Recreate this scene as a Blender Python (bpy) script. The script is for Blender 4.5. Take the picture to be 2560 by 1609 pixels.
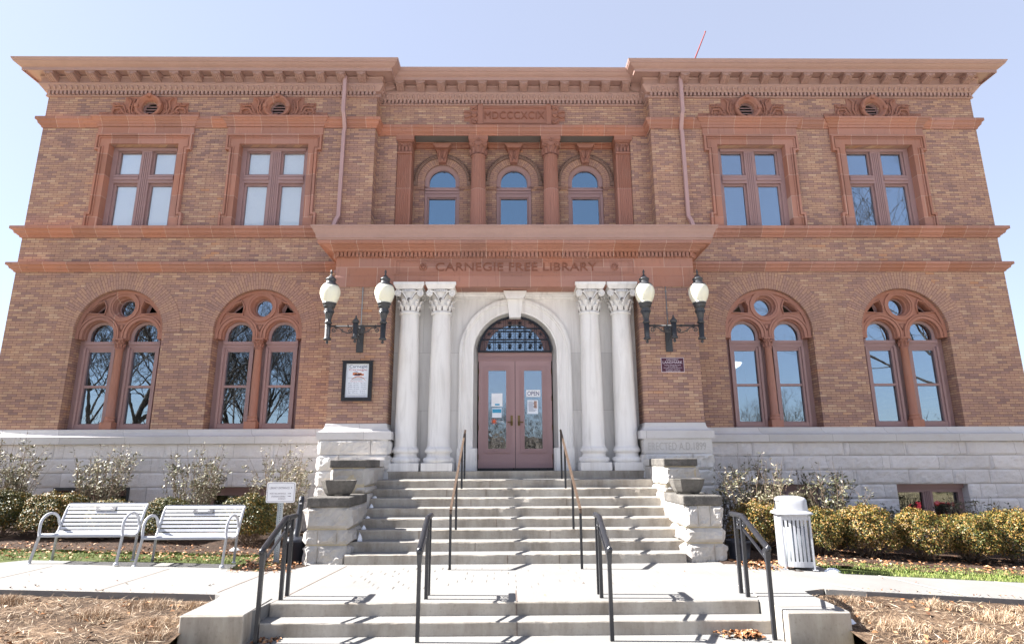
import bpy, math, random
import numpy as np
from mathutils import Vector, Matrix, noise, geometry
random.seed(7); rng = np.random.default_rng(7)
R = math.radians
PI = math.pi
for o in list(bpy.data.objects): bpy.data.objects.remove(o)
SC = bpy.context.scene
COL = SC.collection

# ------------------------------------------------------------------ camera, sky, sun, exposure
cam_d = bpy.data.cameras.new('camera'); cam = bpy.data.objects.new('camera', cam_d); COL.objects.link(cam)
th, psi, roll = 0.22787, 0.01096, -0.0042
f = Vector((math.sin(psi)*math.cos(th), math.cos(psi)*math.cos(th), math.sin(th)))
r = Vector((math.cos(psi), -math.sin(psi), 0)); u = r.cross(f)
r2 = r*math.cos(roll)+u*math.sin(roll); u2 = -r*math.sin(roll)+u*math.cos(roll)
M = Matrix((( r2.x, u2.x, -f.x, -0.226), (r2.y, u2.y, -f.y, -15.0), (r2.z, u2.z, -f.z, 1.626), (0, 0, 0, 1)))
cam.matrix_world = M
cam_d.sensor_width = 36; cam_d.lens = 1509.89/2560*36; cam_d.clip_end = 2000; cam_d.clip_start = 0.05
SC.camera = cam

SUN_EL, SUN_BACK = R(42), R(3.0)      # sun from the left, a touch behind the facade
S = Vector((-math.cos(SUN_EL)*math.cos(SUN_BACK), math.cos(SUN_EL)*math.sin(SUN_BACK), math.sin(SUN_EL)))
wd = bpy.data.worlds.new('World'); SC.world = wd; wd.use_nodes = True
nt = wd.node_tree; bg = nt.nodes['Background']
sky = nt.nodes.new('ShaderNodeTexSky'); sky.sky_type = 'NISHITA'; sky.sun_disc = False
sky.sun_elevation = SUN_EL; sky.sun_rotation = math.atan2(S.x, S.y)
sky.air_density = 1.0; sky.dust_density = 0.9; sky.ozone_density = 2.0; sky.altitude = 200
# thin even haze over the clear sky: the sky colour with a little white air added
hz = nt.nodes.new('ShaderNodeMix'); hz.data_type = 'RGBA'; hz.inputs[0].default_value = 0.78; hz.inputs[7].default_value = (1.12, 1.17, 1.42, 1)
nt.links.new(sky.outputs['Color'], hz.inputs[6]); nt.links.new(hz.outputs[2], bg.inputs['Color']); bg.inputs['Strength'].default_value = 0.118
sun_d = bpy.data.lights.new('sun', 'SUN'); sun_d.energy = 5.0; sun_d.angle = R(0.5); sun_d.color = (1, 0.965, 0.92)
sun = bpy.data.objects.new('sun', sun_d); COL.objects.link(sun)
sun.rotation_euler = S.to_track_quat('Z', 'Y').to_euler(); sun.location = S*60
SC.view_settings.view_transform = 'Standard'; SC.view_settings.look = 'None'
SC.view_settings.exposure = 2.2; SC.view_settings.gamma = 1

# ------------------------------------------------------------------ node helpers
class NT:
    def __init__(s, name):
        s.m = bpy.data.materials.new(name); s.m.use_nodes = True
        s.t = s.m.node_tree; s.b = s.t.nodes['Principled BSDF']; s.out = s.t.nodes['Material Output']
    def n(s, typ, **kw):
        x = s.t.nodes.new(typ)
        for k, v in kw.items(): setattr(x, k, v)
        return x
    def set(s, sock, v):
        if hasattr(v, 'is_output') or isinstance(v, bpy.types.NodeSocket): s.t.links.new(v, sock)
        else:
            if isinstance(v, (tuple, list)) and len(v) == 3 and sock.type == 'RGBA': v = (*v, 1)
            sock.default_value = v
    def math(s, op, a, b=None, c=None, clamp=False):
        x = s.n('ShaderNodeMath', operation=op, use_clamp=clamp); s.set(x.inputs[0], a)
        if b is not None: s.set(x.inputs[1], b)
        if c is not None: s.set(x.inputs[2], c)
        return x.outputs[0]
    def mix(s, fac, a, b, blend='MIX'):
        x = s.n('ShaderNodeMix', data_type='RGBA', blend_type=blend); s.set(x.inputs[0], fac)
        s.set(x.inputs[6], a); s.set(x.inputs[7], b); return x.outputs[2]
    def ramp(s, fac, stops, interp='LINEAR'):
        x = s.n('ShaderNodeValToRGB'); cr = x.color_ramp; cr.interpolation = interp
        while len(cr.elements) < len(stops): cr.elements.new(0.5)
        for e, (p, c) in zip(cr.elements, stops): e.position = p; e.color = (*c, 1) if len(c) == 3 else c
        s.set(x.inputs[0], fac); return x.outputs[0]
    def obj(s): return s.n('ShaderNodeTexCoord').outputs['Object']
    def pos(s): return s.n('ShaderNodeNewGeometry').outputs['Position']
    def isl(s): return s.n('ShaderNodeNewGeometry').outputs['Random Per Island']
    def sep(s, v):
        x = s.n('ShaderNodeSeparateXYZ'); s.set(x.inputs[0], v); return x.outputs
    def comb(s, a, b, c=0.0):
        x = s.n('ShaderNodeCombineXYZ'); s.set(x.inputs[0], a); s.set(x.inputs[1], b); s.set(x.inputs[2], c); return x.outputs[0]
    def noise(s, vec, scale, detail=4, rough=0.55, dist=0.0):
        x = s.n('ShaderNodeTexNoise'); s.set(x.inputs['Vector'], vec); x.inputs['Scale'].default_value = scale
        x.inputs['Detail'].default_value = detail; x.inputs['Roughness'].default_value = rough; x.inputs['Distortion'].default_value = dist
        return x.outputs['Fac']
    def wn(s, vec):
        x = s.n('ShaderNodeTexWhiteNoise', noise_dimensions='3D'); s.set(x.inputs['Vector'], vec); return x.outputs['Value']
    def mapr(s, v, a, b, c, d):
        x = s.n('ShaderNodeMapRange'); s.set(x.inputs[0], v)
        for i, q in enumerate((a, b, c, d)): x.inputs[i+1].default_value = q
        return x.outputs[0]
    def scalev(s, v, sc):
        x = s.n('ShaderNodeMapping'); s.set(x.inputs[0], v); x.inputs['Scale'].default_value = sc; return x.outputs[0]
    def bump(s, h, strength=0.3, dist=0.02):
        x = s.n('ShaderNodeBump'); x.inputs['Strength'].default_value = strength; x.inputs['Distance'].default_value = dist
        s.set(x.inputs['Height'], h); s.t.links.new(x.outputs[0], s.b.inputs['Normal'])
    def fin(s, col, rough=0.7, metal=0.0, spec=0.4):
        s.set(s.b.inputs['Base Color'], col); s.set(s.b.inputs['Roughness'], rough); s.b.inputs['Metallic'].default_value = metal
        s.b.inputs['Specular IOR Level'].default_value = spec; return s.m

def plain(name, col, rough=0.6, metal=0.0, spec=0.4, var=0.15, scale=3.0, bump=0.0):
    k = NT(name); p = k.pos(); n1 = k.noise(p, scale, 5); n2 = k.noise(p, scale*9, 3)
    nn = k.math('ADD', k.math('MULTIPLY', n1, 0.65), k.math('MULTIPLY', n2, 0.35))
    fct = k.mapr(nn, 0.25, 0.75, 1-var, 1+var)
    c = k.mix(1.0, col, k.comb(fct, fct, fct), 'MULTIPLY')
    if bump: k.bump(n2, bump, 0.01)
    return k.fin(c, k.mapr(n1, 0.3, 0.7, max(rough-0.08, 0.05), min(rough+0.08, 1)), metal, spec)

def cells(k, uu, vv, w, h, joint, off=0.5, jit=0.25):
    """running-bond cells: returns (joint mask 0..1, random per cell, second random)"""
    row = k.math('FLOOR', k.math('DIVIDE', vv, h))
    shift = k.math('ADD', k.math('MULTIPLY', k.math('FLOORED_MODULO', row, 2.0), off), k.math('MULTIPLY', k.wn(k.comb(row, 3.3, 1.7)), jit))
    u1 = k.math('ADD', k.math('DIVIDE', uu, w), shift)
    colm = k.math('FLOOR', u1)
    fu = k.math('MULTIPLY', k.math('FRACT', u1), w); fv = k.math('MULTIPLY', k.math('FRACT', k.math('DIVIDE', vv, h)), h)
    j = k.math('MAXIMUM', k.math('LESS_THAN', fu, joint), k.math('LESS_THAN', fv, joint))
    return j, k.wn(k.comb(colm, row, 0.5)), k.wn(k.comb(colm, row, 7.5))

BR = [(0.0, (0.220, 0.142, 0.138)), (0.08, (0.288, 0.182, 0.166)), (0.26, (0.362, 0.222, 0.180)), (0.46, (0.418, 0.254, 0.186)),
      (0.66, (0.468, 0.290, 0.194)), (0.80, (0.510, 0.328, 0.220)), (0.91, (0.565, 0.402, 0.280)), (1.0, (0.520, 0.258, 0.132))]
def brick_core(k, uu, vv, h=0.0635, w=0.229, jit=0.12, lo=0.0, hi=0.92):
    j, ra, rb = cells(k, uu, vv, w, h, 0.0085, 0.5, jit)
    p = k.pos()
    big = k.noise(p, 0.55, 3)
    ra2 = k.math('ADD', k.math('MULTIPLY_ADD', ra, hi-lo, lo), k.mapr(big, 0.3, 0.7, -0.12, 0.14), clamp=True)
    c = k.mix(0.25, k.ramp(ra2, BR), (0.395, 0.232, 0.172))
    fine = k.noise(p, 60, 3); fct = k.mapr(fine, 0.3, 0.7, 0.86, 1.14)
    c = k.mix(1.0, c, k.comb(fct, fct, fct), 'MULTIPLY')
    blot = k.mapr(k.noise(k.scalev(p, (1.4, 1.4, 0.7)), 1.5, 7, 0.65), 0.45, 0.78, 0.0, 0.5)
    c = k.mix(blot, c, (0.23, 0.155, 0.13))
    stk = k.mapr(k.noise(k.scalev(p, (5, 5, 0.35)), 1.4, 6, 0.68), 0.55, 0.80, 0.0, 0.55); c = k.mix(stk, c, (0.165, 0.105, 0.088))
    eff = k.mapr(k.noise(k.scalev(p, (1.1, 1.1, 1.6)), 0.9, 6, 0.7), 0.60, 0.80, 0.0, 0.35); c = k.mix(eff, c, (0.47, 0.37, 0.31))
    c = k.mix(j, c, k.mix(big, (0.14, 0.070, 0.058), (0.19, 0.10, 0.078)))
    hh = k.math('ADD', k.math('SUBTRACT', 1.0, j), k.math('MULTIPLY', k.math('ADD', rb, fine), 0.25))
    k.bump(hh, 0.5, 0.008)
    return k.fin(c, 0.82, 0, 0.3)
k = NT('wall_brick'); q = k.sep(k.pos()); m_brick = brick_core(k, k.math('ADD', q[0], q[1]), q[2])
k = NT('arch_brick'); q = k.sep(k.obj())
ang = k.math('ARCTAN2', q[2], q[0]); rad = k.math('SQRT', k.math('ADD', k.math('MULTIPLY', q[0], q[0]), k.math('MULTIPLY', q[2], q[2])))
m_arch = brick_core(k, rad, k.math('ADD', k.math('MULTIPLY', ang, 1.33), 10.0), 0.068, 0.225, 0.0, 0.12, 0.62)
k = NT('small_arch_brick'); q = k.sep(k.obj())
ang = k.math('ARCTAN2', q[2], q[0]); rad = k.math('SQRT', k.math('ADD', k.math('MULTIPLY', q[0], q[0]), k.math('MULTIPLY', q[2], q[2])))
m_arch2 = brick_core(k, k.math('ADD', rad, 0.145), k.math('ADD', k.math('MULTIPLY', ang, 0.66), 10.0), 0.066, 0.215, 0.0, 0.15, 0.7)

def terra(name, w=0.60, h=9.0, base=(0.395, 0.178, 0.118), voff=0.0, jcol=(0.56, 0.42, 0.36)):
    k = NT(name); p = k.pos(); q = k.sep(p)
    j, ra, rb = cells(k, k.math('ADD', q[0], k.math('MULTIPLY', q[1], 0.0)), k.math('ADD', q[2], voff), w, h, 0.011, 0.5, 0.3)
    t = k.mapr(ra, 0, 1, 0.84, 1.12)
    c = k.mix(1.0, k.mix(rb, base, (base[0]*0.92, base[1]*1.08, base[2]*1.3)), k.comb(t, t, t), 'MULTIPLY')
    n1 = k.noise(p, 2.5, 6, 0.6); c = k.mix(k.mapr(n1, 0.45, 0.8, 0, 0.5), c, (0.35, 0.195, 0.155))
    st = k.noise(k.scalev(p, (9, 9, 1.2)), 1.6, 5, 0.65)
    c = k.mix(k.mapr(st, 0.56, 0.80, 0, 0.5), c, (0.13, 0.072, 0.06))
    c = k.mix(k.math('MULTIPLY', j, 0.65), c, jcol)
    k.bump(k.math('ADD', k.noise(p, 45, 4), k.math('MULTIPLY', j, -0.6)), 0.25, 0.01)
    return k.fin(c, 0.72, 0, 0.35)
m_terra = terra('terracotta')
m_terra_b = terra('terracotta_blocks', 0.72, 0.61)
m_terra_o = terra('terracotta_ornament', 9, 9, (0.375, 0.162, 0.105))
m_terra_d = plain('terracotta_letter_shade', (0.235, 0.095, 0.062), 0.8, var=0.3, scale=8)  # letters coloured darker to stand in for the shadow along their edges

def stone(name, w, h, base, voff=0.0, joint=0.009, bump=0.5, jit=0.35, dark=0.35, jcol=None):
    k = NT(name); p = k.pos(); q = k.sep(p)
    j, ra, rb = cells(k, k.math('ADD', q[0], q[1]), k.math('ADD', q[2], voff), w, h, joint, 0.5, jit)
    t = k.mapr(ra, 0, 1, 0.86, 1.1)
    c = k.mix(1.0, base, k.comb(t, t, t), 'MULTIPLY')
    n1 = k.noise(p, 1.3, 6, 0.62); n2 = k.noise(p, 7, 6, 0.7, 0.6); n3 = k.noise(p, 38, 4)
    c = k.mix(k.mapr(n1, 0.45, 0.75, 0, dark), c, (base[0]*0.62, base[1]*0.58, base[2]*0.56))
    c = k.mix(k.mapr(n2, 0.5, 0.8, 0, 0.35), c, (base[0]*0.8, base[1]*0.72, base[2]*0.62))
    c = k.mix(k.math('MULTIPLY', j, 0.8), c, jcol or (base[0]*0.45, base[1]*0.43, base[2]*0.42))
    hh = k.math('ADD', k.math('MULTIPLY', n2, 1.0), k.math('ADD', k.math('MULTIPLY', n3, 0.25), k.math('MULTIPLY', j, -0.7)))
    k.bump(hh, bump, 0.03)
    return k.fin(c, 0.85, 0, 0.3)
m_lime = stone('limestone_courses', 1.35, 0.3335, (0.68, 0.65, 0.645), 0.255, bump=0.6, dark=0.35)
m_lime_s = stone('limestone_dressed', 1.55, 9, (0.60, 0.58, 0.575), bump=0.15, dark=0.25)
m_rock = stone('rough_limestone', 9, 9, (0.60, 0.58, 0.56), bump=0.7, joint=0.0, dark=0.45)
m_ped = stone('pedestal_stone', 9, 9, (0.46, 0.435, 0.405), bump=0.7, joint=0.0, dark=0.75)
k = NT('weathered_cap_stone'); p = k.pos(); n1 = k.noise(p, 3.0, 6, 0.65); n2 = k.noise(p, 30, 5)
c = k.ramp(k.math('ADD', k.math('MULTIPLY', n1, 0.7), k.math('MULTIPLY', n2, 0.3)), [(0.25, (0.04, 0.038, 0.036)), (0.5, (0.105, 0.098, 0.09)), (0.75, (0.22, 0.20, 0.18))])
k.bump(n2, 0.6, 0.02); m_cap = k.fin(c, 0.9, 0, 0.25)
m_mortar = plain('pointing_mortar', (0.48, 0.41, 0.29), 0.9, var=0.2, scale=10)
k = NT('marble'); p = k.pos(); n1 = k.noise(k.scalev(p, (3, 3, 0.35)), 2.0, 7, 0.62, 0.8); n2 = k.noise(p, 1.1, 4)
c = k.ramp(n1, [(0.30, (0.66, 0.635, 0.61)), (0.5, (0.80, 0.775, 0.75)), (0.75, (0.86, 0.84, 0.815))])
c = k.mix(k.mapr(n2, 0.5, 0.8, 0, 0.35), c, (0.62, 0.57, 0.50)); k.bump(k.noise(p, 70, 3), 0.12, 0.005); m_marb = k.fin(c, 0.55, 0, 0.4)
k = NT('marble_panels'); p = k.pos(); q = k.sep(p)
j, ra, rb = cells(k, k.math('ADD', q[0], 0.3), k.math('SUBTRACT', q[2], 1.44), 1.9, 1.36, 0.006, 0.5, 0.0)
n1 = k.noise(k.scalev(p, (3, 3, 0.35)), 2.0, 7, 0.62, 0.8); t = k.mapr(ra, 0, 1, 0.93, 1.04)
c = k.mix(1.0, k.ramp(n1, [(0.30, (0.66, 0.635, 0.61)), (0.5, (0.78, 0.755, 0.73)), (0.75, (0.84, 0.82, 0.795))]), k.comb(t, t, t), 'MULTIPLY')
c = k.mix(k.math('MULTIPLY', j, 0.7), c, (0.33, 0.31, 0.30)); m_marbp = k.fin(c, 0.55, 0, 0.4)
m_carved = plain('carved_letter_shade', (0.49, 0.465, 0.44), 0.9, var=0.1)
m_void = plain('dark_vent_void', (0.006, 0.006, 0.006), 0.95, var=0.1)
m_carve_dark = plain('carving_dark', (0.20, 0.18, 0.165), 0.9, var=0.3, scale=20)  # dark tone for the lines set into the recesses of the capitals
m_paint = plain('mauve_brown_paint', (0.325, 0.208, 0.203), 0.5, var=0.07, scale=2.0)
m_corn = plain('cornice_paint', (0.375, 0.240, 0.208), 0.5, var=0.10, scale=1.5)
m_door = plain('door_paint', (0.345, 0.218, 0.218), 0.45, var=0.06, scale=2.0)
m_iron = plain('dark_grey_iron', (0.045, 0.047, 0.052), 0.42, var=0.25, scale=12, spec=0.5, bump=0.1)
m_black = plain('black_paint', (0.016, 0.017, 0.022), 0.33, var=0.2, scale=10, spec=0.5)
m_grille = plain('black_grille_paint', (0.008, 0.010, 0.018), 0.4, var=0.1)
m_silver = plain('silver_powder_coat', (0.42, 0.43, 0.46), 0.38, metal=0.0, var=0.07, scale=6, spec=0.5)
m_galv = plain('galvanised_steel', (0.36, 0.40, 0.43), 0.4, metal=0.6, var=0.15, scale=14)
m_signw = plain('sign_white', (0.80, 0.80, 0.82), 0.4, var=0.03)
m_signd = plain('sign_grey_print', (0.20, 0.17, 0.21), 0.6, var=0.05)
m_plq = plain('plaque_purple', (0.075, 0.016, 0.038), 0.45, var=0.08)
m_plqt = plain('plaque_lettering', (0.62, 0.55, 0.62), 0.4, var=0.05)
m_poster = plain('poster_paper', (0.74, 0.78, 0.84), 0.5, var=0.04)
m_blue = plain('poster_navy_ink', (0.03, 0.045, 0.14), 0.6, var=0.1)
m_plate = plain('dark_nameplate', (0.010, 0.012, 0.024), 0.5, var=0.1)
m_red = plain('poster_red_ink', (0.45, 0.09, 0.09), 0.6, var=0.1)
m_cyan = plain('poster_blue_ink', (0.05, 0.32, 0.52), 0.6, var=0.1)
m_orange = plain('sticker_orange', (0.75, 0.11, 0.03), 0.5, var=0.05)
m_brass = plain('old_brass', (0.18, 0.125, 0.06), 0.4, metal=0.8, var=0.3, scale=15)
m_wood = plain('worn_brown_rail', (0.075, 0.048, 0.032), 0.6, var=0.3, scale=9)
m_plast = plain('charcoal_plastic', (0.022, 0.025, 0.036), 0.5, var=0.12)
m_ctop = plain('cast_stone_planter', (0.135, 0.125, 0.112), 0.9, var=0.5, scale=16, bump=0.6)
m_pipe = plain('downspout_paint', (0.42, 0.275, 0.27), 0.45, var=0.06)
m_blind = plain('white_roller_blind', (0.93, 0.93, 0.93), 0.8, var=0.02)
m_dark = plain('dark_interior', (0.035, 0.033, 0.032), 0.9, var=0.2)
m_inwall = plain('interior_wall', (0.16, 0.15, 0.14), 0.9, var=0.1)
m_roof = plain('roof_membrane', (0.12, 0.11, 0.105), 0.9, var=0.2)
m_redpole = plain('red_brown_pole', (0.26, 0.06, 0.055), 0.5, var=0.1)
m_snow = plain('old_snow', (0.82, 0.84, 0.88), 0.7, var=0.06, scale=20, bump=0.4)
m_copper = plain('green_tarp', (0.12, 0.16, 0.20), 0.7)
k = NT('blind_slats'); p = k.pos(); q = k.sep(p)
sl = k.math('FRACT', k.math('DIVIDE', q[2], 0.05)); cc = k.mix(k.math('LESS_THAN', sl, 0.30), (0.40, 0.44, 0.50), (0.19, 0.21, 0.25)); m_slat = k.fin(cc, 0.6)
def glass(name, refl, tint=(0.92, 0.96, 0.97), trans=(0.75, 0.8, 0.8), wob=0.0):
    k = NT(name); k.t.nodes.remove(k.b)
    g = k.n('ShaderNodeBsdfGlossy'); g.inputs['Roughness'].default_value = 0.0; g.inputs['Color'].default_value = (*tint, 1)
    t = k.n('ShaderNodeBsdfTransparent'); t.inputs['Color'].default_value = (*trans, 1)
    fr = k.n('ShaderNodeFresnel'); fr.inputs['IOR'].default_value = 1.5
    fac = k.math('ADD', refl, fr.outputs[0], clamp=True)
    bp = k.n('ShaderNodeBump'); bp.inputs['Strength'].default_value = wob; bp.inputs['Distance'].default_value = 0.02
    k.set(bp.inputs['Height'], k.noise(k.pos(), 3.0 if wob < 0.2 else 9.0, 2)); k.t.links.new(bp.outputs[0], g.inputs['Normal'])
    mx = k.n('ShaderNodeMixShader'); k.set(mx.inputs[0], fac); k.t.links.new(t.outputs[0], mx.inputs[1]); k.t.links.new(g.outputs[0], mx.inputs[2])
    k.t.links.new(mx.outputs[0], k.out.inputs[0]); return k.m
m_glass = glass('window_glass', 0.33, tint=(0.70, 0.85, 1.0), trans=(0.6, 0.65, 0.68), wob=0.012)
m_glass_b = glass('blind_window_glass', 0.12, trans=(0.98, 0.99, 1.0), wob=0.01)
m_glass_s = glass('sky_blue_glass', 0.26, tint=(0.55, 0.80, 1.0), trans=(0.5, 0.55, 0.6), wob=0.012)
m_glass_d = glass('basement_glass', 0.10, tint=(0.8, 0.85, 0.9), trans=(0.5, 0.5, 0.5), wob=0.05)
m_glass_o = glass('old_wavy_glass', 0.26, tint=(0.75, 0.86, 1.0), wob=0.10)
k = NT('frosted_globe'); p = k.obj(); q = k.sep(p)
rib = k.math('SINE', k.math('MULTIPLY', q[2], 190.0)); k.bump(rib, 0.25, 0.004)
k.b.inputs['Subsurface Weight'].default_value = 0.5; k.b.inputs['Subsurface Radius'].default_value = (0.1, 0.1, 0.08)
m_globe = k.fin((0.82, 0.80, 0.66), 0.25, 0, 0.5)
def concrete(name, base, jw=1.5, jd=None, pav=None, stain=0.35):
    k = NT(name); p = k.pos(); q = k.sep(p); n1 = k.noise(p, 0.9, 6, 0.6); n2 = k.noise(p, 14, 6, 0.7); n3 = k.noise(p, 90, 3)
    nn = k.math('ADD', k.math('MULTIPLY', n1, 0.6), k.math('MULTIPLY', n2, 0.4)); t = k.mapr(nn, 0.3, 0.7, 0.86, 1.1)
    c = k.mix(1.0, base, k.comb(t, t, t), 'MULTIPLY')
    c = k.mix(k.mapr(k.noise(p, 0.45, 7, 0.7, 0.5), 0.5, 0.72, 0, 0.35), c, (base[0]*0.72, base[1]*0.70, base[2]*0.66)); c = k.mix(k.mapr(n2, 0.58, 0.8, 0, stain), c, (base[0]*0.5, base[1]*0.46, base[2]*0.42))
    k.bump(k.math('ADD', n3, n2), 0.25, 0.01); return k.fin(c, 0.85, 0, 0.3)
m_conc = concrete('concrete_paving', (0.205, 0.200, 0.192), stain=0.5)
m_bounce = concrete('bounce_concrete', (0.50, 0.49, 0.475), stain=0.3)  # kept pale to bounce sun from behind the camera onto the facade
k = NT('riser_concrete'); p = k.pos(); n1 = k.noise(k.scalev(p, (1, 1, 0.3)), 2.3, 6, 0.65); n2 = k.noise(p, 22, 6, 0.7)
c = k.ramp(n1, [(0.3, (0.215, 0.185, 0.150)), (0.5, (0.375, 0.335, 0.285)), (0.7, (0.50, 0.465, 0.41))])
c = k.mix(k.mapr(n2, 0.55, 0.78, 0, 0.45), c, (0.11, 0.095, 0.078)); k.bump(n2, 0.3, 0.01); m_step = k.fin(c, 0.88, 0, 0.3)
m_joint = plain('paving_joint', (0.16, 0.12, 0.10), 0.95, var=0.4, scale=6)
m_paver = plain('faint_paver_joint', (0.15, 0.132, 0.115), 0.95, var=0.3, scale=6)
m_joint_l = plain('light_paving_joint', (0.66, 0.62, 0.56), 0.95, var=0.1, scale=6)
k = NT('mulch_soil'); p = k.pos(); n1 = k.noise(p, 26, 6, 0.7); n2 = k.noise(p, 2.0, 4)
c = k.ramp(k.math('ADD', k.math('MULTIPLY', n1, 0.75), k.math('MULTIPLY', n2, 0.25)), [(0.3, (0.014, 0.010, 0.008)), (0.52, (0.055, 0.034, 0.024)), (0.68, (0.17, 0.10, 0.065)), (0.8, (0.34, 0.22, 0.15))])
k.bump(n1, 0.9, 0.04); m_mulch = k.fin(c, 0.95, 0, 0.2)
k = NT('lawn_soil'); p = k.pos(); n1 = k.noise(p, 30, 5); c = k.ramp(n1, [(0.3, (0.035, 0.045, 0.012)), (0.6, (0.08, 0.10, 0.028)), (0.8, (0.18, 0.15, 0.08))]); k.bump(n1, 0.8, 0.03); m_lawn = k.fin(c, 0.95, 0, 0.2)
k = NT('grass_blades'); c = k.ramp(k.math('ADD', k.math('MULTIPLY', k.isl(), 0.6), k.math('MULTIPLY', k.noise(k.pos(), 3.0, 3), 0.5), clamp=True), [(0.2, (0.07, 0.12, 0.022)), (0.5, (0.15, 0.21, 0.045)), (0.75, (0.26, 0.28, 0.08)), (0.95, (0.42, 0.37, 0.18))]); m_grass = k.fin(c, 0.6, 0, 0.3)
k = NT('dry_grass_blades'); c = k.ramp(k.isl(), [(0.0, (0.12, 0.075, 0.045)), (0.3, (0.27, 0.175, 0.105)), (0.7, (0.44, 0.32, 0.215)), (1.0, (0.60, 0.50, 0.39))]); m_dry = k.fin(c, 0.75, 0, 0.25)
k = NT('straw_stalk'); c = k.ramp(k.isl(), [(0.0, (0.20, 0.13, 0.08)), (0.4, (0.42, 0.31, 0.20)), (1.0, (0.62, 0.52, 0.40))]); m_straw = k.fin(c, 0.7, 0, 0.3)
k = NT('fallen_leaf'); c = k.ramp(k.isl(), [(0.0, (0.10, 0.04, 0.02)), (0.4, (0.27, 0.12, 0.05)), (0.75, (0.42, 0.22, 0.11)), (1.0, (0.50, 0.36, 0.24))]); m_leaf = k.fin(c, 0.7, 0, 0.3)
k = NT('dry_bed_soil'); p = k.pos(); n1 = k.noise(p, 18, 7, 0.75); n2 = k.noise(p, 1.7, 4)
c = k.ramp(k.math('ADD', k.math('MULTIPLY', n1, 0.7), k.math('MULTIPLY', n2, 0.3)), [(0.36, (0.022, 0.014, 0.010)), (0.48, (0.085, 0.055, 0.036)), (0.60, (0.23, 0.155, 0.10)), (0.76, (0.42, 0.33, 0.24))]); k.bump(n1, 0.9, 0.05); m_drysoil = k.fin(c, 0.95, 0, 0.2)
k = NT('open_ground'); p = k.pos(); n1 = k.noise(p, 0.25, 6); c = k.ramp(n1, [(0.35, (0.22, 0.19, 0.10)), (0.55, (0.34, 0.28, 0.17)), (0.75, (0.42, 0.35, 0.23))]); m_ground = k.fin(c, 0.95, 0, 0.2)  # ground colour raised so more sun bounces onto the shaded facade
m_asph = plain('pale_bounce_road', (0.38, 0.37, 0.355), 0.9, var=0.15, scale=1)  # unseen road, coloured pale to bounce light onto the facade
def boxm(name, stops):
    k = NT(name); p = k.obj(); q = k.sep(p)
    v = k.math('ADD', k.math('MULTIPLY', k.isl(), 0.55), k.math('ADD', k.math('MULTIPLY', k.noise(p, 3.4, 4, 0.6), 0.85), k.math('MULTIPLY_ADD', k.n('ShaderNodeObjectInfo').outputs['Random'], 0.26, -0.13)))
    c = k.ramp(k.mapr(v, 0.40, 1.10, 0, 1), stops)
    k.b.inputs['Transmission Weight'].default_value = 0.0
    return k.fin(c, 0.5, 0, 0.35)
m_boxw = boxm('boxwood_leaf', [(0.0, (0.030, 0.042, 0.012)), (0.30, (0.060, 0.072, 0.016)), (0.50, (0.135, 0.115, 0.022)), (0.66, (0.25, 0.145, 0.03)), (0.84, (0.32, 0.175, 0.055)), (1.0, (0.29, 0.21, 0.135))])
m_shrubl = boxm('evergreen_shrub_leaf', [(0.0, (0.06, 0.068, 0.035)), (0.4, (0.14, 0.14, 0.08)), (0.7, (0.27, 0.245, 0.17)), (1.0, (0.42, 0.36, 0.27))])
m_holly = boxm('dark_green_leaf', [(0.0, (0.010, 0.024, 0.010)), (0.6, (0.022, 0.05, 0.018)), (1.0, (0.05, 0.09, 0.03))])
m_twig = plain('grey_brown_twig', (0.20, 0.145, 0.105), 0.85, var=0.3, scale=10)
m_bark = plain('grey_bark', (0.065, 0.05, 0.042), 0.95, var=0.35, scale=4, bump=0.5)

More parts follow.
